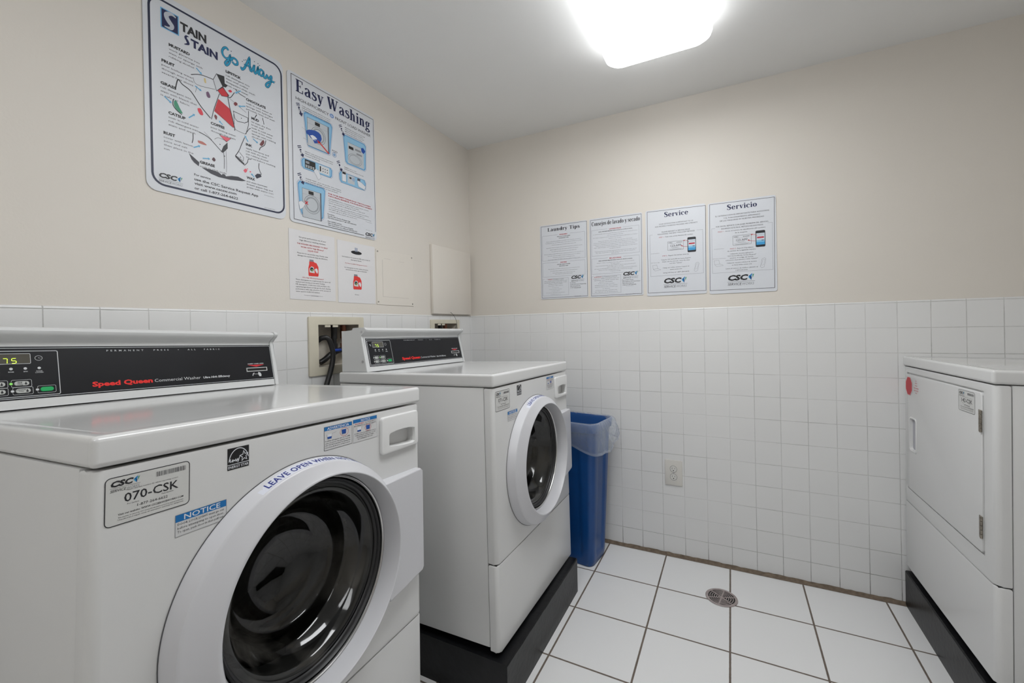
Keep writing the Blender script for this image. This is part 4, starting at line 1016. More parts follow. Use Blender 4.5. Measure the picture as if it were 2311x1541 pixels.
I.poly(MMP([(38, 84), (50, 92), (70, 84), (58, 66), (44, 56)]), WHITE, 5); I.outline(MMP([(38, 84), (50, 92), (70, 84), (58, 66), (44, 56)]), .0008, GREY, 6)
I.stroke(MMP([(67, 96), (81, 83)]), .0038, (.8, .1, .15), 6); I.stroke(MMP([(81, 96), (67, 83)]), .0038, (.8, .1, .15), 6)
for n_, a, b in (('1', (44, 482), (62, 436)), ('2', (254, 480), (275, 438)), ('3', (46, 312), (64, 272)), ('4', (238, 314), (259, 274)), ('5', (43, 200), (63, 160))):
    a_, b_ = Vector(a) / 1000, Vector(b) / 1000; dd = (b_ - a_).normalized(); nn_ = Vector((-dd.y, dd.x))
    for k in (0, .006): I.stroke([a_ + dd * k + nn_ * .0085, a_ + dd * k - nn_ * .0085], .0028, NAVY, 6)
    arrow(I, a_ + dd * .012, b_, .0095, NAVY, 6); mpt = a_ + dd * .024; I.text(n_, mpt.x, mpt.y - .006, .013, WHITE, 'C', bold=.03, L=7)
I.done('picture_panels', root)

# --- detergent sheets
def jug(I, x, y, w, h, L=2):
    f = lambda a, b: (x + a * w, y + b * h)
    I.poly([f(0, .05), f(.05, 0), f(.95, .02), f(1, .1), f(1, .6), f(.82, .82), f(.6, .86), f(.55, .9), f(.1, .9), f(.08, .7), f(0, .5)], JUG, L)
    I.rect(*f(.12, .88), *f(.52, 1), (.5, .52, .55), L + 1)
    I.poly([f(.62, .42), f(.72, .5), f(.86, .5), f(.94, .36), f(.9, .2), f(.8, .22)], WHITE, L + 1)
    I.poly([f(.1, .22), f(.1, .46), f(.3, .6), f(.52, .56), f(.62, .26), f(.6, .2)], (.82, .84, .82), L + 1)
    I.circ(*f(.33, .42), w * .17, (.14, .2, .26), L + 2); I.circ(*f(.36, .38), w * .07, (.62, .72, .3), L + 3)
root, P = sheet('detergent_notice', LW(-1.3095, 1.3648), .2185, .279, .0008, 0, 'white paper sheet with red jug and long text, under the wash poster', 'sheet of paper', M_paper)
I = P(); R_ = (.72, .16, .2)
I.text('Get great performance out of your', .109, .2495, .0055, K, 'C', width=.130); I.text('High Efficiency washing machine.', .109, .2375, .0055, K, 'C', width=.125)
I.text('THE WASHERS ARE DESIGNED TO ONLY', .109, .2225, .0058, R_, 'C', width=.147, bold=.01); I.text('WORK WITH "High Efficiency"', .107, .2105, .0058, R_, 'C', width=.110, bold=.01); I.text('LIQUID SOAP', .109, .1995, .0058, R_, 'C', width=.05, bold=.01)
I.text('Please do not use powder soap. Powder soap', .1085, .1855, .0048, K, 'C', width=.146); I.text('damages the machine & clogs the detectors.', .1085, .1755, .0048, K, 'C', width=.144)
I.text('Why High Efficiency Detergent?', .107, .088, .005, R_, 'C', width=.102)
I.lines([('These detergents are requirements for use in all', .165), ('washers and operate in low-water heating.', .137), ('HE detergents create less suds and have dirt-', .165), ('capturing ingredients to help get the best cleaning', .166), ('performance with only a fraction of the amount of', .166), ('water used in traditional washers.', .112)], .026, .0778, .0095, .0052, K)
I.stroke([(.062, .0185), (.152, .0175)], .0007, DK); I.stroke([(.095, .0178), (.13, .0172)], .0014, DK)
I.done('text_markings', root); I = P(); jug(I, .085, .0985, .048, .0685); I.done('jug_picture', root)
root, P = sheet('detergent_notice', LW(-1.077, 1.362), .2215, .277, .0008, 0, 'white paper sheet with a small black hat shape above its red jug', 'sheet of paper', M_paper)
I = P()
I.text('Las lavadoras son modernas (HE), para su tipo de', .108, .2045, .0048, K, 'C', width=.166); I.text('detergente liquido.', .106, .1945, .0048, K, 'C', width=.064)
I.text('Por favor no utilizar detergentes en polvo', .107, .1765, .0046, R_, 'C', width=.13)
I.text('Los detergentes en polvo dañan y bloquean', .107, .157, .0048, K, 'C', width=.14); I.text('las lavadoras y hacen que no funcionen.', .107, .1475, .0048, K, 'C', width=.125); I.text('Gracias', .106, .0365, .005, K, 'C', width=.024)
I.done('text_markings', root)
I = P(); I.poly([(.076 + .032 * (1 + math.cos(t)), .233 + .0085 * math.sin(t)) for t in [i * PI / 12 for i in range(24)]], (.08, .09, .12), 1)
for x in (.099, .108): I.rect(x, .238, x + .006, .255, (.62, .66, .74), 2); I.outline([(x, .238), (x + .006, .238), (x + .006, .255), (x, .255)], .0006, (.4, .45, .55), 3)
jug(I, .085, .0625, .05, .0695); I.done('jug_picture', root)

# --- signs on the back wall
def tips(root, P, big, title, tw, secs, right, warn):
    pass
root, P = sheet('laundry_tips_sign', BW(.5065, 1.4005), .2955, .4475, .0022, .008, 'white sign headed Laundry Tips, leftmost on the back wall', 'sign')
I = P(); I.outline(MMP([(6, 8), (292, 8), (295, 441), (9, 441)]), .0018, DK); LINE = (.45, .46, .5)
def obox(I, x0, y0, x1, y1, g0=None, g1=None):
    x0, y0, x1, y1 = [v / 1000 for v in (x0, y0, x1, y1)]
    if g0: I.stroke([(g0 / 1000, y1), (x0, y1), (x0, y0), (x1, y0), (x1, y1), (g1 / 1000, y1)], .0008, LINE)
    else: I.outline([(x0, y0), (x1, y0), (x1, y1), (x0, y1)], .0008, LINE)
obox(I, 15, 232, 282, 383, 112, 192); obox(I, 15, 134, 280, 219, 112, 188); obox(I, 13, 20, 177, 122, 24, 38)
I.done('border_line', root)
I = P(); I.serif('Laundry Tips', .152, .408, .021, DK, width=.202, align='C'); I.done('title_lettering', root)
I = P()
def para(I, cx, y, rows, dv, h=.0033, c=(.25, .25, .28), jit=None):
    for i, (t, w) in enumerate(rows): I.text(t, cx / 1000, (y - i * dv) / 1000, h, c, 'C', width=w / 1000, res=1)
I.text('WASHERS', .150, .379, .0068, (.72, .12, .18), 'C', width=.05, bold=.02); I.text('FRONT AND TOP LOAD WASHERS', .152, .3685, .0046, K, 'C', width=.082, bold=.02); I.text('WASHING TIPS', .152, .359, .0046, K, 'C', width=.062, bold=.02)
para(I, 150, 344, [('Always use high efficiency detergent marked (he), never exceed the amount shown', 220), ('Overfilling with soap causes longer cycles, residue and poor rinsing of your clothes', 232)], 10)
para(I, 152, 322, [('Load clothes loosely; never overload the machine for best results', 150)], 10); para(I, 152, 306, [('Check all pockets and remove coins, keys and tissues before adding the laundry', 228), ('Add detergent first, then the clothes, and fasten all zippers', 178), ('Sort colors by shade and wash heavy items separately', 155)], 12)
para(I, 150, 268, [('Remove clothes promptly when the cycle is finished and leave the door open after use', 246), ('Use cold water for bright colours and warm water for whites', 205), ('Pretreat stains before washing them', 135), ('Never leave flammable fluids near the washer or dryer area', 200)], 11)
I.text('DRYERS', .149, .2125, .0068, (.72, .12, .18), 'C', width=.04, bold=.02); I.text('FOR BEST RESULT DRYERS', .149, .202, .0046, K, 'C', width=.082, bold=.02); I.text('DRYING TIPS', .149, .192, .0046, K, 'C', width=.056, bold=.02)
para(I, 149, 178, [('Clean the lint screen before each use and do not overload the dryer', 200), ('Dry similar fabrics together and select the right temperature', 170)], 12); para(I, 149, 154, [('Remove clothes promptly to reduce wrinkles and save energy', 140), ('Never dry items cleaned with solvents', 110)], 8)
I.text('WARNING', .046, .115, .0044, (.72, .12, .18), width=.03, bold=.02, res=1); I.text('if installation requires', .08, .115, .0044, K, width=.068, bold=.01, res=1)
para(I, 95, 106, [('clothes should be kept in an area away from open', 148), ('not following warnings could damage or cause', 146), ('serious or fatal accident.', 90)], 9.5, .0044, K)
para(I, 95, 77, [('Keep children away at all times', 92), ('Do not lean on door', 42)], 11); para(I, 95, 56, [('Do not reach inside a moving drum', 78), ('or washer cylinder', 52), ('Do not store flammable materials here', 118), ('No smoking in laundry room', 64)], 10)
I.lines([('For Service', .034), ('use the CSC Service Request App', .098), ('visit www.cscsw.com', .062), ('or call 1-877-264-6622', .066)], .187, .087, .0095, .0048, K, bold=.02)
I.text('Download Here', .212, .0545, .0024, K, width=.04, res=1); I.text('CSC Service App', .212, .0095, .0024, K, width=.04, res=1); I.done('text_markings', root)
I = P(); I.csc(.193, .113, .088); I.done('logo', root)

root, P = sheet('laundry_tips_sign', BW(.8165, 1.3975), .2975, .4515, .0022, .008, 'white sign headed Consejos de lavado y secado, second on the back wall', 'sign')
I = P(); I.outline(MMP([(5, 8), (289, 8), (293, 443), (7, 443)]), .0018, DK)
obox(I, 13, 236, 280, 384, 104, 192); obox(I, 12, 132, 279, 220, 104, 192); obox(I, 10, 20, 175, 119, 20, 34); I.done('border_line', root)
I = P(); I.serif('Consejos de lavado y secado', .150, .409, .0235, DK, width=.272, align='C'); I.done('title_lettering', root)
I = P()
I.text('LAVADORAS', .149, .379, .0068, (.72, .12, .18), 'C', width=.067, bold=.02); I.text('PARA OBTENER MEJORES RESULTADOS AL LAVAR LA ROPA', .149, .3695, .0044, K, 'C', width=.19, bold=.02)
para(I, 147, 357, [('La cantidad de jabon que se recomienda siempre esta indicada en la etiqueta del envase', 250), ('Utilice solo detergentes de tipo (he)', 90)], 10); para(I, 147, 337, [('No cargue la maquina en exceso; las prendas deben moverse libremente en el tambor', 250), ('durante todo el ciclo', 72)], 10)
para(I, 147, 316, [('Separe la ropa por colores y tipo de tela antes de lavarla', 190), ('Revise los bolsillos y vacie todas las monedas, llaves y papeles antes de cada lavado', 244), ('Ponga primero el detergente en el compartimiento y despues agregue la ropa sucia a lavar', 248), ('Retire la ropa al terminar para permitir que otros usen la maquina', 220), ('Utilice agua fria para colores brillantes y agua tibia para la ropa blanca', 246), ('y de algodon solamente', 62)], 9)
para(I, 147, 258, [('Trate las manchas antes de lavarlas; algunas prendas requieren de un cuidado especial', 234), ('No deje la puerta cerrada despues de usar la maquina', 220), ('lavadora', 42)], 8)
I.text('SECADORAS', .146, .2135, .0068, (.72, .12, .18), 'C', width=.067, bold=.02); I.text('PARA OBTENER MEJORES RESULTADOS AL SECAR LA ROPA', .146, .2035, .0044, K, 'C', width=.19, bold=.02)
para(I, 146, 192, [('Limpie el filtro de pelusa antes de cada uso de la secadora', 208), ('de ropa siempre', 52), ('Seque juntas las prendas de telas similares y elija la temperatura adecuada', 225), ('para evitar que se encojan', 92), ('No seque articulos limpiados con solventes o que contengan productos inflamables', 238), ('Retire la ropa rapidamente para reducir las arrugas', 190), ('y ahorrar energia', 58)], 8.3)
I.text('ADVERTENCIA:', .022, .112, .0044, (.72, .12, .18), width=.045, bold=.02, res=1); I.text('Las lavadoras y secadoras', .07, .112, .0044, K, width=.085, bold=.01, res=1)
para(I, 92, 103, [('requieren equipos instalados para ser', 150), ('operados, y podrian causar una', 140), ('persona o una maquina.', 75)], 9.5, .0044, K)
para(I, 92, 74, [('No deje a los ninos jugar en la maquina', 92), ('Ninguna persona debe entrar', 130), ('Nunca introduzca la mano si el tambor gira', 130), ('se mueve', 42)], 9.3); para(I, 92, 36, [('No guarde materiales inflamables aqui', 124), ('No fumar en la lavanderia', 130)], 9.5)
I.lines([('Para solicitar servicio', .062), ('utilice la aplicacion CSC Service Request', .098), ('visite www.cscsw.com', .064), ('o llame al 1-877-264-6622', .076)], .183, .0855, .009, .0048, K, bold=.02)
I.text('Download Here', .205, .0525, .0024, K, width=.04, res=1); I.text('CSC Service App', .2, .0085, .0024, K, width=.052, res=1); I.done('text_markings', root)
I = P(); I.csc(.187, .1135, .092); I.done('logo', root)

def phone(I, x0, y0, x1, y1):
    x0, y0, x1, y1 = [v / 1000 for v in (x0, y0, x1, y1)]; w, h = x1 - x0, y1 - y0
    I.poly(rr_pts(x0, x1, y0, y1, .005), (.07, .08, .12), 2)
    I.rect(x0 + w * .08, y0 + h * .13, x1 - w * .06, y0 + h * .84, (.78, .82, .86), 3); I.rect(x0 + w * .08, y0 + h * .13, x1 - w * .06, y0 + h * .30, (.22, .60, .82), 4); I.rect(x0 + w * .08, y0 + h * .30, x1 - w * .06, y0 + h * .42, (.5, .74, .87), 4)
    I.rect(x0 + w * .16, y0 + h * .53, x1 - w * .14, y0 + h * .62, (.75, .12, .2), 4); I.rect(x0 + w * .6, y0 + h * .38, x1 - w * .14, y0 + h * .415, NAVY, 5); I.stroke([(x0 + w * .1, y0 + h * .73), (x1 - w * .1, y0 + h * .74)], .001, GREY, 4)
def idcard(I, x0, y0, x1, y1, tw, sc=1):
    x0, y0, x1, y1 = [v / 1000 for v in (x0, y0, x1, y1)]
    I.outline(rr_pts(x0, x1, y0, y1, .002), .0009, DK, 2); I.text('CSC', x0 + .004, y1 - .009, .005, DK, width=.02, bold=.02, shear=.2); bar_code(I, x0 + .045, x1 - .006, y1 - .009, y1 - .005, DK, 5)
    I.stroke([(x0 + .012, y1 - .0135), (x1 - .012, y1 - .0135)], .0007, GREY, 2); I.text('123-APP', x0 + .0145, y1 - .028, .0105, DK, width=tw / 1000)
    for k, (a, b) in enumerate(((.016, .050), (.022, .058), (.006, .072), (.01, .066))): I.stroke([(x0 + a, y1 - .032 - k * .0042), (x0 + b, y1 - .032 - k * .0042)], .0009, GREY, 2)
def red_arrow(I, pts):
    I.smooth(MMP(pts), .0014, (.75, .15, .18), 5, 4); a, b = Vector(MMP(pts)[-2]), Vector(MMP(pts)[-1]); arrow(I, b - (b - a).normalized() * .003, b + (b - a).normalized() * .006, .0042, (.75, .15, .18), 5)
def gadgets(I, lx, ly, px, py):
    f = lambda L_, ox, oy: [((ox + a) / 1000, (oy + b) / 1000) for a, b in L_]
    I.outline(f([(0, 26), (22, 28), (26, 8), (3, 6)], lx, ly), .0009, GREY, 2); I.outline(f([(3, 6), (26, 8), (42, 1), (40, -1), (12, -4)], lx, ly), .0009, GREY, 2)
    I.outline(f([(0, 0), (6, -6), (16, -2), (24, 36), (19, 42), (8, 38)], px, py), .0009, GREY, 2); I.outline(f([(5, 6), (14, 8), (20, 34), (11, 33)], px, py), .0006, GREY, 2)
root, P = sheet('service_sign', BW(1.1315, 1.3885), .2985, .4625, .0022, .010, 'white sign headed Service with a phone picture, third on the back wall', 'sign')
I = P(); I.outline(MMP([(7, 17), (294, 15), (299, 451), (10, 456)]), .0018, DK); obox(I, 22, 106, 284, 330, 36, 256); I.done('border_line', root)
I = P(); I.serif('Service', .157, .418, .0255, NAVY, width=.120, align='C'); I.done('title_lettering', root)
I = P(); TC = (.18, .18, .21)
I.text('YOUR SATISFACTION IS IMPORTANT TO US', .154, .3795, .0062, TC, 'C', width=.170); I.text('AND PROPERLY WORKING MACHINES ARE A PRIORITY', .155, .3675, .0062, TC, 'C', width=.212)
I.text('PLEASE REPORT A SERVICE ISSUE', .153, .3365, .0062, TC, 'C', width=.139); I.text('FOLLOWING THE EASY TWO-STEP METHOD', .154, .3255, .0062, TC, 'C', width=.184)
I.text('STEP 1 -', .068, .3095, .0056, (.72, .15, .2), width=.028); I.text('Take note of the Machine ID number', .099, .3095, .0056, TC, width=.139)
I.text('STEP 2 -', .084, .2085, .0056, (.72, .15, .2), width=.028); I.text('Report the service issue by:', .115, .2085, .0056, TC, width=.102)
I.lines([('Using the CSC ServiceWorks Service Request', .146), ('Simply scan the barcode, select the issue', .138), ('and click "Submit"', .062)], .151, .188, .0108, .0055, TC, align='C'); I.lines([('Using our online service request at', .131), ('www.cscsw.com', .06)], .151, .145, .011, .0055, TC, align='C'); I.text('Using toll free at 1-877-264-6622', .151, .118, .0055, TC, 'C', width=.13)
I.text('Download Here', .027, .2265, .0028, TC, width=.042, res=1); I.text('CSC Service App', .024, .1765, .0028, TC, width=.046, res=1); I.done('text_markings', root)
I = P(); gadgets(I, 33, 138, 240, 122); I.done('gadget_drawing', root)
I = P(); idcard(I, 112, 238, 190, 284, 53); phone(I, 210, 219, 251, 297); red_arrow(I, [(218, 274), (204, 283), (196, 283)]); red_arrow(I, [(209, 249), (194, 251), (184, 256)]); I.done('phone_picture', root)
I = P(); I.csc(.087, .065, .128); I.done('logo', root)
root, P = sheet('service_sign', BW(1.4415, 1.3835), .2975, .4625, .0022, .010, 'white sign headed Servicio with a phone picture, rightmost on the back wall', 'sign')
I = P(); I.outline(MMP([(3, 18), (286, 16), (292, 452), (9, 456)]), .0018, DK); obox(I, 16, 105, 281, 332, 32, 262); I.done('border_line', root)
I = P(); I.serif('Servicio', .153, .418, .0255, NAVY, width=.132, align='C'); I.done('title_lettering', root)
I = P()
for t, y, w in (('SU SATISFACCION ES IMPORTANTE PARA NOSOTROS', 389, 236), ('Y EL FUNCIONAMIENTO APROPIADO', 375.5, 160), ('DE LAS MAQUINAS ES NUESTRA PRIORIDAD', 363, 193), ('POR FAVOR, REPORTE CUALQUIER PROBLEMA DEL SERVICIO,', 336, 230), ('SIGUIENDO ESTE FACIL METODO DE DOS PASOS', 323, 183)):
    I.text(t, .151, y / 1000, .0068, TC, 'C', width=w / 1000)
I.text('PASO 1 -', .045, .310, .0056, (.72, .15, .2), width=.03); I.text('Anote el numero de identificacion (ID number)', .078, .310, .0056, TC, width=.174); I.text('de la maquina', .148, .2975, .0056, TC, 'C', width=.054)
I.text('PASO 2 -', .098, .219, .0056, (.72, .15, .2), width=.03); I.text('Reporte el problema', .13, .219, .0056, TC, width=.07); I.text('de servicio de la siguiente manera:', .148, .2085, .0056, TC, 'C', width=.124)
I.lines([('Utilizando nuestra aplicacion', .101), ('"CSC ServiceWorks Service Request"', .128), ('escanee el codigo de barras,', .104), ('seleccione el problema y envie "Submit"', .141)], .148, .1935, .0102, .0055, TC, align='C'); I.lines([('Utilizando nuestra solicitud de servicio', .132), ('en linea www.cscsw.com', .088)], .148, .1485, .011, .0055, TC, align='C'); I.lines([('Llame al numero de telefono gratuito al', .139), ('1-877-264-6622', .052)], .147, .121, .011, .0055, TC, align='C')
I.text('Download Here', .026, .2255, .0028, TC, width=.045, res=1); I.text('Aplicacion CSC Service', .018, .1765, .0028, TC, width=.06, res=1); I.done('text_markings', root)
I = P(); gadgets(I, 24, 142, 228, 122); I.done('gadget_drawing', root)
I = P(); idcard(I, 111, 238, 191, 285, 50); phone(I, 210, 219, 251, 299); red_arrow(I, [(218, 276), (204, 283), (196, 283)]); red_arrow(I, [(209, 250), (194, 252), (182, 256)]); I.done('phone_picture', root)
I = P(); I.csc(.083, .0635, .130); I.done('logo', root)

# ------------------------------------------------------------------ covers on the left wall
root = empty('cover_plate', Matrix.Translation((-.005, -.847, 1.360)))
bm = bmesh.new(); box(bm, .0003, .0026, 0, .272, 0, .272, .0006, 1); obj('plate', bm, M_panelpaint, root)
bm = bmesh.new()
for (a, b, c, d_) in ((.042, .2335, .0405, .0412), (.042, .0428, .0405, .225), (.052, .1, .232, .2326), (.165, .2, .2295, .230)): box(bm, .0026, .0029, a, b, c, d_)
obj('crease', bm, mat('crease_grey', (.32, .3, .27), .6), root)
for (y, z) in ((.010, .262), (.262, .262), (.010, .014), (.262, .012)):
    bm = bmesh.new(); cyl(bm, (.0027, y, z), .0042, .0014, 'x', 14); box(bm, .0041, .0044, y - .003, y + .003, z - .0006, z + .0006); obj('screw', bm, mat('painted_screw', (.35, .33, .3), .5, .3), root)
tag(root, 'flat square cover plate screwed to the wall, painted cream, right of the paper sheets', 'cover plate')
bm = bmesh.new(); box(bm, -.0046, .016, -.424, -.022, 1.322, 1.724, .003, 2)
tag(obj('access_panel', bm, M_panelpaint), 'raised cream access cover in the corner with a thin wire below', 'access panel')
bm = bmesh.new(); tube(bm, [(.019, -.262, 1.334), (.022, -.235, 1.315), (.024, -.212, 1.285), (.024, -.203, 1.25), (.03, -.205, 1.2)], .0011, 6)
tag(obj('wire', bm, M_rubber), 'thin dark wire hanging below the corner access cover', 'wire')

# ------------------------------------------------------------------ washer supply boxes
def supply_box(y0, y1, z0, z1, o, label, full):
    root = empty('washer_outlet_box', Matrix.Translation((0, y0, z0)))
    oy0, oy1, oz0, oz1 = o; w, h = y1 - y0, z1 - z0
    bm = bmesh.new()
    out = rr_pts(oy0 - y0, oy1 - y0, oz0 - z0, oz1 - z0, .006, 3)
    prism(bm, out, lambda p: (.0003, *p), lambda p: (.009, *p), .003, 2)
    f = obj('frame', bm, M_cream, root)
    cb = bmesh.new(); box(cb, -.02, .03, 0, w, 0, h); cut(f, [cb])
    bm = bmesh.new(); t = .002; dd = -.085
    box(bm, dd, .004, -t, 0, -t, h + t); box(bm, dd, .004, w, w + t, -t, h + t); box(bm, dd, .004, 0, w, -t, 0); box(bm, dd, .004, 0, w, h, h + t); box(bm, dd - t, dd, -t, w + t, -t, h + t)
    obj('recess', bm, M_creamd, root)
    tabs = bmesh.new()
    for a in (.035, .075): box(tabs, .002, .007, a, a + .028, h - .011, h - .0006, .001, 1)
    obj('tab', tabs, M_cream, root)
    def valve(y, blue):
        bm = bmesh.new(); cyl(bm, (-.045, y, h - .062), .013, .06, 'z', 16); cyl(bm, (-.045, y, h - .085), .010, .024, 'z', 8); cyl(bm, (-.045, y, h - .105), .014, .022, 'z', 8); cyl(bm, (-.045, y, h - .135), .008, .03, 'z', 12)
        v = obj('valve', bm, M_rubber if blue else M_brass, root)
        bm = bmesh.new(); box(bm, -.022, -.012, y - .026, y + .012, h - .118, h - .106, .004, 2); box(bm, -.034, -.012, y - .004, y + .004, h - .116, h - .108, .001, 1)
        obj('valve_handle', bm, M_valveblue if blue else M_brass, v)
    if full: valve(.124, True); valve(.175, False)
    return tag(root, label, 'outlet box')
b = BX[0]; supply_box(*b, (-1.238, -.9445, 1.050, 1.2965), 'cream recessed supply box with black hoses, between the two washers', True)
b = BX[1]; supply_box(*b, (-.4415, -.150, 1.050, 1.2885), 'cream recessed supply box mostly hidden behind the farther washer console', True)
bm = bmesh.new(); tube(bm, [(-.055, -1.186, 1.182), (-.03, -1.180, 1.188), (-.004, -1.168, 1.206), (.012, -1.150, 1.205), (.016, -1.135, 1.170), (.020, -1.132, 1.125), (.026, -1.150, 1.07), (.032, -1.178, 1.01), (.036, -1.196, .96), (.036, -1.205, .85), (.036, -1.205, .5)], .0105, 16, sub=10)
tag(obj('washer_hose', bm, M_rubber), 'black hose looping out of the supply box and down behind the near washer', 'hose')
bm = bmesh.new(); tube(bm, [(-.040, -1.150, 1.1005), (-.036, -1.128, 1.112), (-.034, -1.095, 1.134), (-.036, -1.050, 1.148), (-.045, -1.005, 1.150), (-.060, -.992, 1.148)], .0122, 14)
tag(obj('drain_hose', bm, M_rubber), 'thick black hose bending inside the supply box behind the hose loop', 'hose')

# ------------------------------------------------------------------ socket
root = empty('wall_outlet', Matrix(((1, 0, 0, 1.2075), (0, 0, -1, -.0002), (0, 1, 0, .3765), (0, 0, 0, 1))))
w, h = .0875, .1335
bm = bmesh.new(); prism(bm, rr_pts(0, w, 0, h, .002, 2), lambda p: (*p, 0), lambda p: (*p, .0055), .002, 2); obj('cover_plate', bm, M_outlet, root)
for v in (.0455, .0875):
    bm = bmesh.new(); cyl(bm, (w / 2, v, .0055), .017, .0012, 'z', 28); s_ = obj('socket', bm, mat('socket_face', (.70, .69, .66), .35), root)
    I = Ink(Matrix.Translation((0, 0, .0067)), .0001); I.arc(w / 2, v, .0178, .0178, .0011, .0011, 0, 360, (.12, .12, .12), 0)
    I.rect(w / 2 - .0072, v - .001, w / 2 - .0056, v + .0078, (.03, .03, .03)); I.rect(w / 2 + .0056, v, w / 2 + .0072, v + .0072, (.03, .03, .03)); I.circ(w / 2, v - .0082, .0027, (.03, .03, .03)); I.done('slots', s_)
bm = bmesh.new(); cyl(bm, (w / 2, h / 2, .0055), .0032, .001, 'z', 12); obj('screw', bm, M_chrome, root)
tag(root, 'cream double electrical outlet low on the tiled back wall', 'electrical outlet')

# ------------------------------------------------------------------ floor drain
root = empty('floor_drain', Matrix.Translation((1.4775, -.286, 0)) @ Matrix.Rotation(.35, 4, 'Z'))
bm = bmesh.new(); lathe(bm, [(0, .0006), (.0655, .0006), (.0655, .0004), (0, .0004)], 48, (0, 0, 0), 'z'); obj('drain_opening', bm, M_seam, root)
bm = bmesh.new()
def ringz(r0, r1, z0, z1): lathe(bm, [(r0, z0), (r1, z0), (r1, z1 - .0006), (r1 - .0006, z1), (r0 + .0004, z1), (r0, z1 - .0004), (r0, z0)], 64, (0, 0, 0), 'z')
ringz(.0545, .066, .0008, .0036)
for r in (.0455, .0365, .0275, .0185, .0095): ringz(r, r + .0036, .0012, .0033)
for k in range(3):
    a = k * PI / 3
    bmesh.ops.create_cube(bm, size=1, matrix=Matrix.Rotation(a, 4, 'Z') @ Matrix.Translation((0, 0, .0022)) @ Matrix.Diagonal((.112, .0048, .0021, 1)))
cyl(bm, (0, 0, .0008), .006, .0026, 'z', 16)
obj('grate', bm, M_drain, root)
for a in (.25, 2.35, 4.45):
    bm = bmesh.new(); cyl(bm, (.0595 * math.cos(a), .0595 * math.sin(a), .0036), .0032, .0007, 'z', 12); obj('screw', bm, M_drain, root)
tag(root, 'round grey metal drain grate set in the tiled floor', 'drain')

# ------------------------------------------------------------------ blue bin and its bag
BM = Matrix.Translation((.692, -.190, 0)) @ Matrix.Rotation(-.125, 4, 'Z')
root = empty('waste_bin', BM)
def even_loop(hx, hy, r, n):
    P = [Vector(p) for p in rr_pts(-hx, hx, -hy, hy, r, 8)]; m_ = len(P)
    seg = [(P[k], P[(k + 1) % m_]) for k in range(m_)]; tot = sum((b_ - a_).length for a_, b_ in seg)
    out = []
    for k in range(n):
        t = k * tot / n; q = 0
        for i, (a_, b_) in enumerate(seg):
            l = (b_ - a_).length
            if q + l >= t - 1e-9 or i == m_ - 1: out.append(a_ + (b_ - a_) * min(1, (t - q) / max(l, 1e-9))); break
            q += l
    return out
def sst(x, a_, b_):
    t = max(0, min(1, (x - a_) / (b_ - a_))); return t * t * (3 - 2 * t)
bm = bmesh.new(); rows = []
spec = [(0, .200, .083, .028, 0), (.004, .206, .089, .03, 0), (.03, .211, .092, .03, 0)] + [(z_, .2105 + .0305 * z_ / .7, .0925 + .0255 * z_ / .7, .032, sst(z_, .04, .07) * (1 - sst(z_, .60, .64))) for z_ in (.045, .06, .08, .12, .2, .3, .4, .5, .58, .605, .625, .645, .70)]
spec += [(.712, .2415, .1185, .034, 0), (.716, .252, .128, .036, 0), (.758, .256, .132, .038, 0), (.762, .254, .130, .037, 0), (.762, .250, .126, .034, 0), (.745, .238, .115, .033, 0), (.35, .215, .094, .03, 0), (.02, .195, .078, .028, 0)]
for (z, hx, hy, r, fl) in spec:
    out = []
    for p in even_loop(hx, hy, r, 176):
        x, y = p
        if fl and abs(x) > hx - .003: x -= math.copysign(.008 * fl * (1 - sst(abs(y), .035, .052)), x)
        if fl and abs(y) > hy - .003: y -= math.copysign(.006 * fl * (1 - sst(abs(x), .145, .165)), y)
        out.append(bm.verts.new((x, y, z * .97)))
    rows.append(out)
for A, B in zip(rows, rows[1:]):
    for i in range(len(A)): bm.faces.new((A[i], A[(i + 1) % len(A)], B[(i + 1) % len(A)], B[i]))
bm.faces.new(rows[0]); bm.faces.new(rows[-1])
obj('bin_body', bm, M_blue, root, smooth=50)
tag(root, 'tall narrow blue waste bin with a clear bag, in the gap beside the farther washer', 'waste bin')
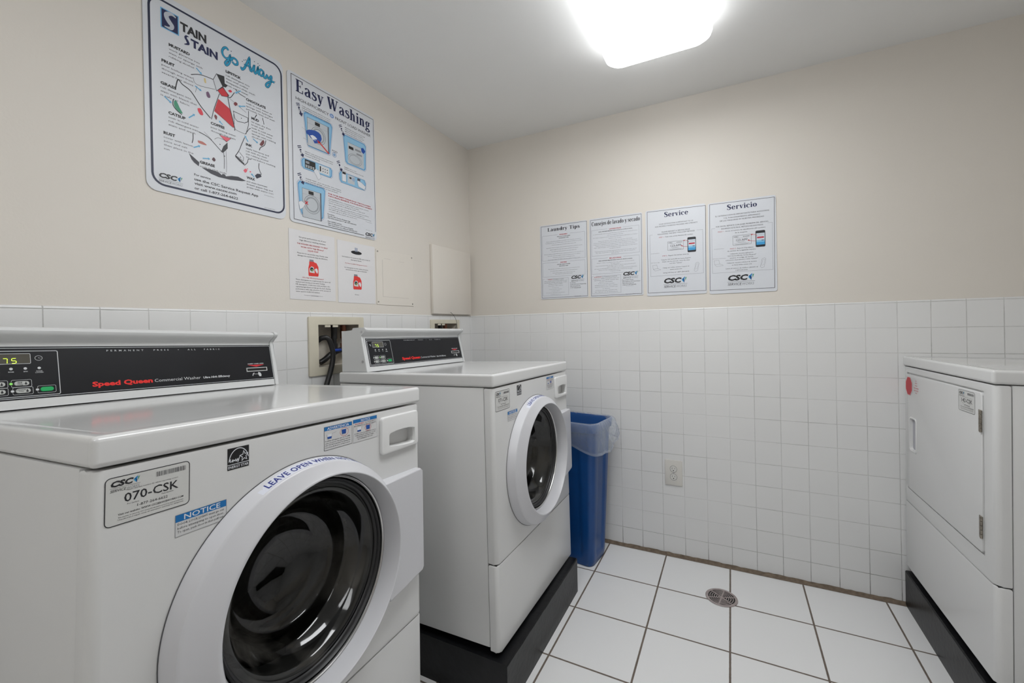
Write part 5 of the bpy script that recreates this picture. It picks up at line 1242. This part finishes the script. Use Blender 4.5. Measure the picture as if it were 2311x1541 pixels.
def bag():
    bm = bmesh.new(); rnd = random.Random(12)
    n = 300
    ph = [rnd.uniform(0, 6.28) for _ in range(16)]
    # (half length, half width, height, fold depth, droop)
    rowsd = [(.205, .086, .30, 0, 0), (.226, .104, .55, .15, 0), (.237, .114, .69, .3, 0), (.244, .121, .728, .35, 0), (.2495, .1255, .741, .3, 0), (.2545, .1305, .7455, .2, 0), (.2600, .1360, .741, .3, 0),
             (.2650, .1410, .728, .8, .1), (.2690, .1450, .712, 1.3, .25), (.2720, .1480, .695, 1.8, .4), (.2735, .1495, .678, 2.2, .6), (.2730, .1490, .661, 2.5, .75), (.2700, .1460, .645, 2.4, .9), (.2660, .1420, .632, 2.0, 1), (.2635, .1395, .624, 1.5, 1)]
    creases = [(rnd.uniform(0, 2 * PI), rnd.uniform(-2.2, 2.2), rnd.uniform(.035, .10), rnd.uniform(.5, 1.3) * rnd.choice((1, 1, -1))) for _ in range(46)]
    prev = None
    for j, (hx, hy, z, amp, dr) in enumerate(rowsd):
        ring = []; drop = max(0, (j - 5) / 9)
        for k, p in enumerate(even_loop(hx, hy, .045, n)):
            t = 2 * PI * k / n
            wv = .35 * math.sin(7 * t + ph[0] + 1.2 * drop) + .3 * math.sin(13 * t + ph[1] - 2.5 * drop) + .22 * math.sin(23 * t + ph[2] + 4 * drop)
            for (t0, sl, wd, hh) in creases:      # slanting sharp pleats
                q = (t - t0 - sl * .22 * drop + PI) % (2 * PI) - PI
                if abs(q) < wd: wv += hh * (1 - abs(q) / wd) ** 1.5
            wv = max(-.35, wv)
            nrm = p.normalized()
            dz = dr * (.010 * math.sin(3 * t + ph[3]) + .014 * math.sin(2 * t + ph[4]) + .005 * math.sin(9 * t + ph[5]))
            q = p + nrm * wv * .0052 * amp
            gather = sst(p.x, .14, .24)           # slack gathered at the outer end
            q += Vector((.026 * drop * gather, 0)); dz -= .010 * dr * gather
            q.y = min(q.y, .150)
            ring.append(bm.verts.new((q.x, q.y, z + dz)))
        if prev:
            for k in range(n): bm.faces.new((prev[k], prev[(k + 1) % n], ring[(k + 1) % n], ring[k]))
        prev = ring
    # hem: doubled film along the lower edge
    hem = []
    for v in prev: hem.append(bm.verts.new(v.co + Vector((-v.co.x * .012, -v.co.y * .012, .012))))
    for k in range(n): bm.faces.new((prev[k], prev[(k + 1) % n], hem[(k + 1) % n], hem[k]))
    # knotted tail
    o = obj('bin_bag', bm, M_bagm, None, smooth=50); o.matrix_world = BM
    return tag(o, 'clear plastic bag folded over the rim of the blue bin', 'bin bag')
bag()
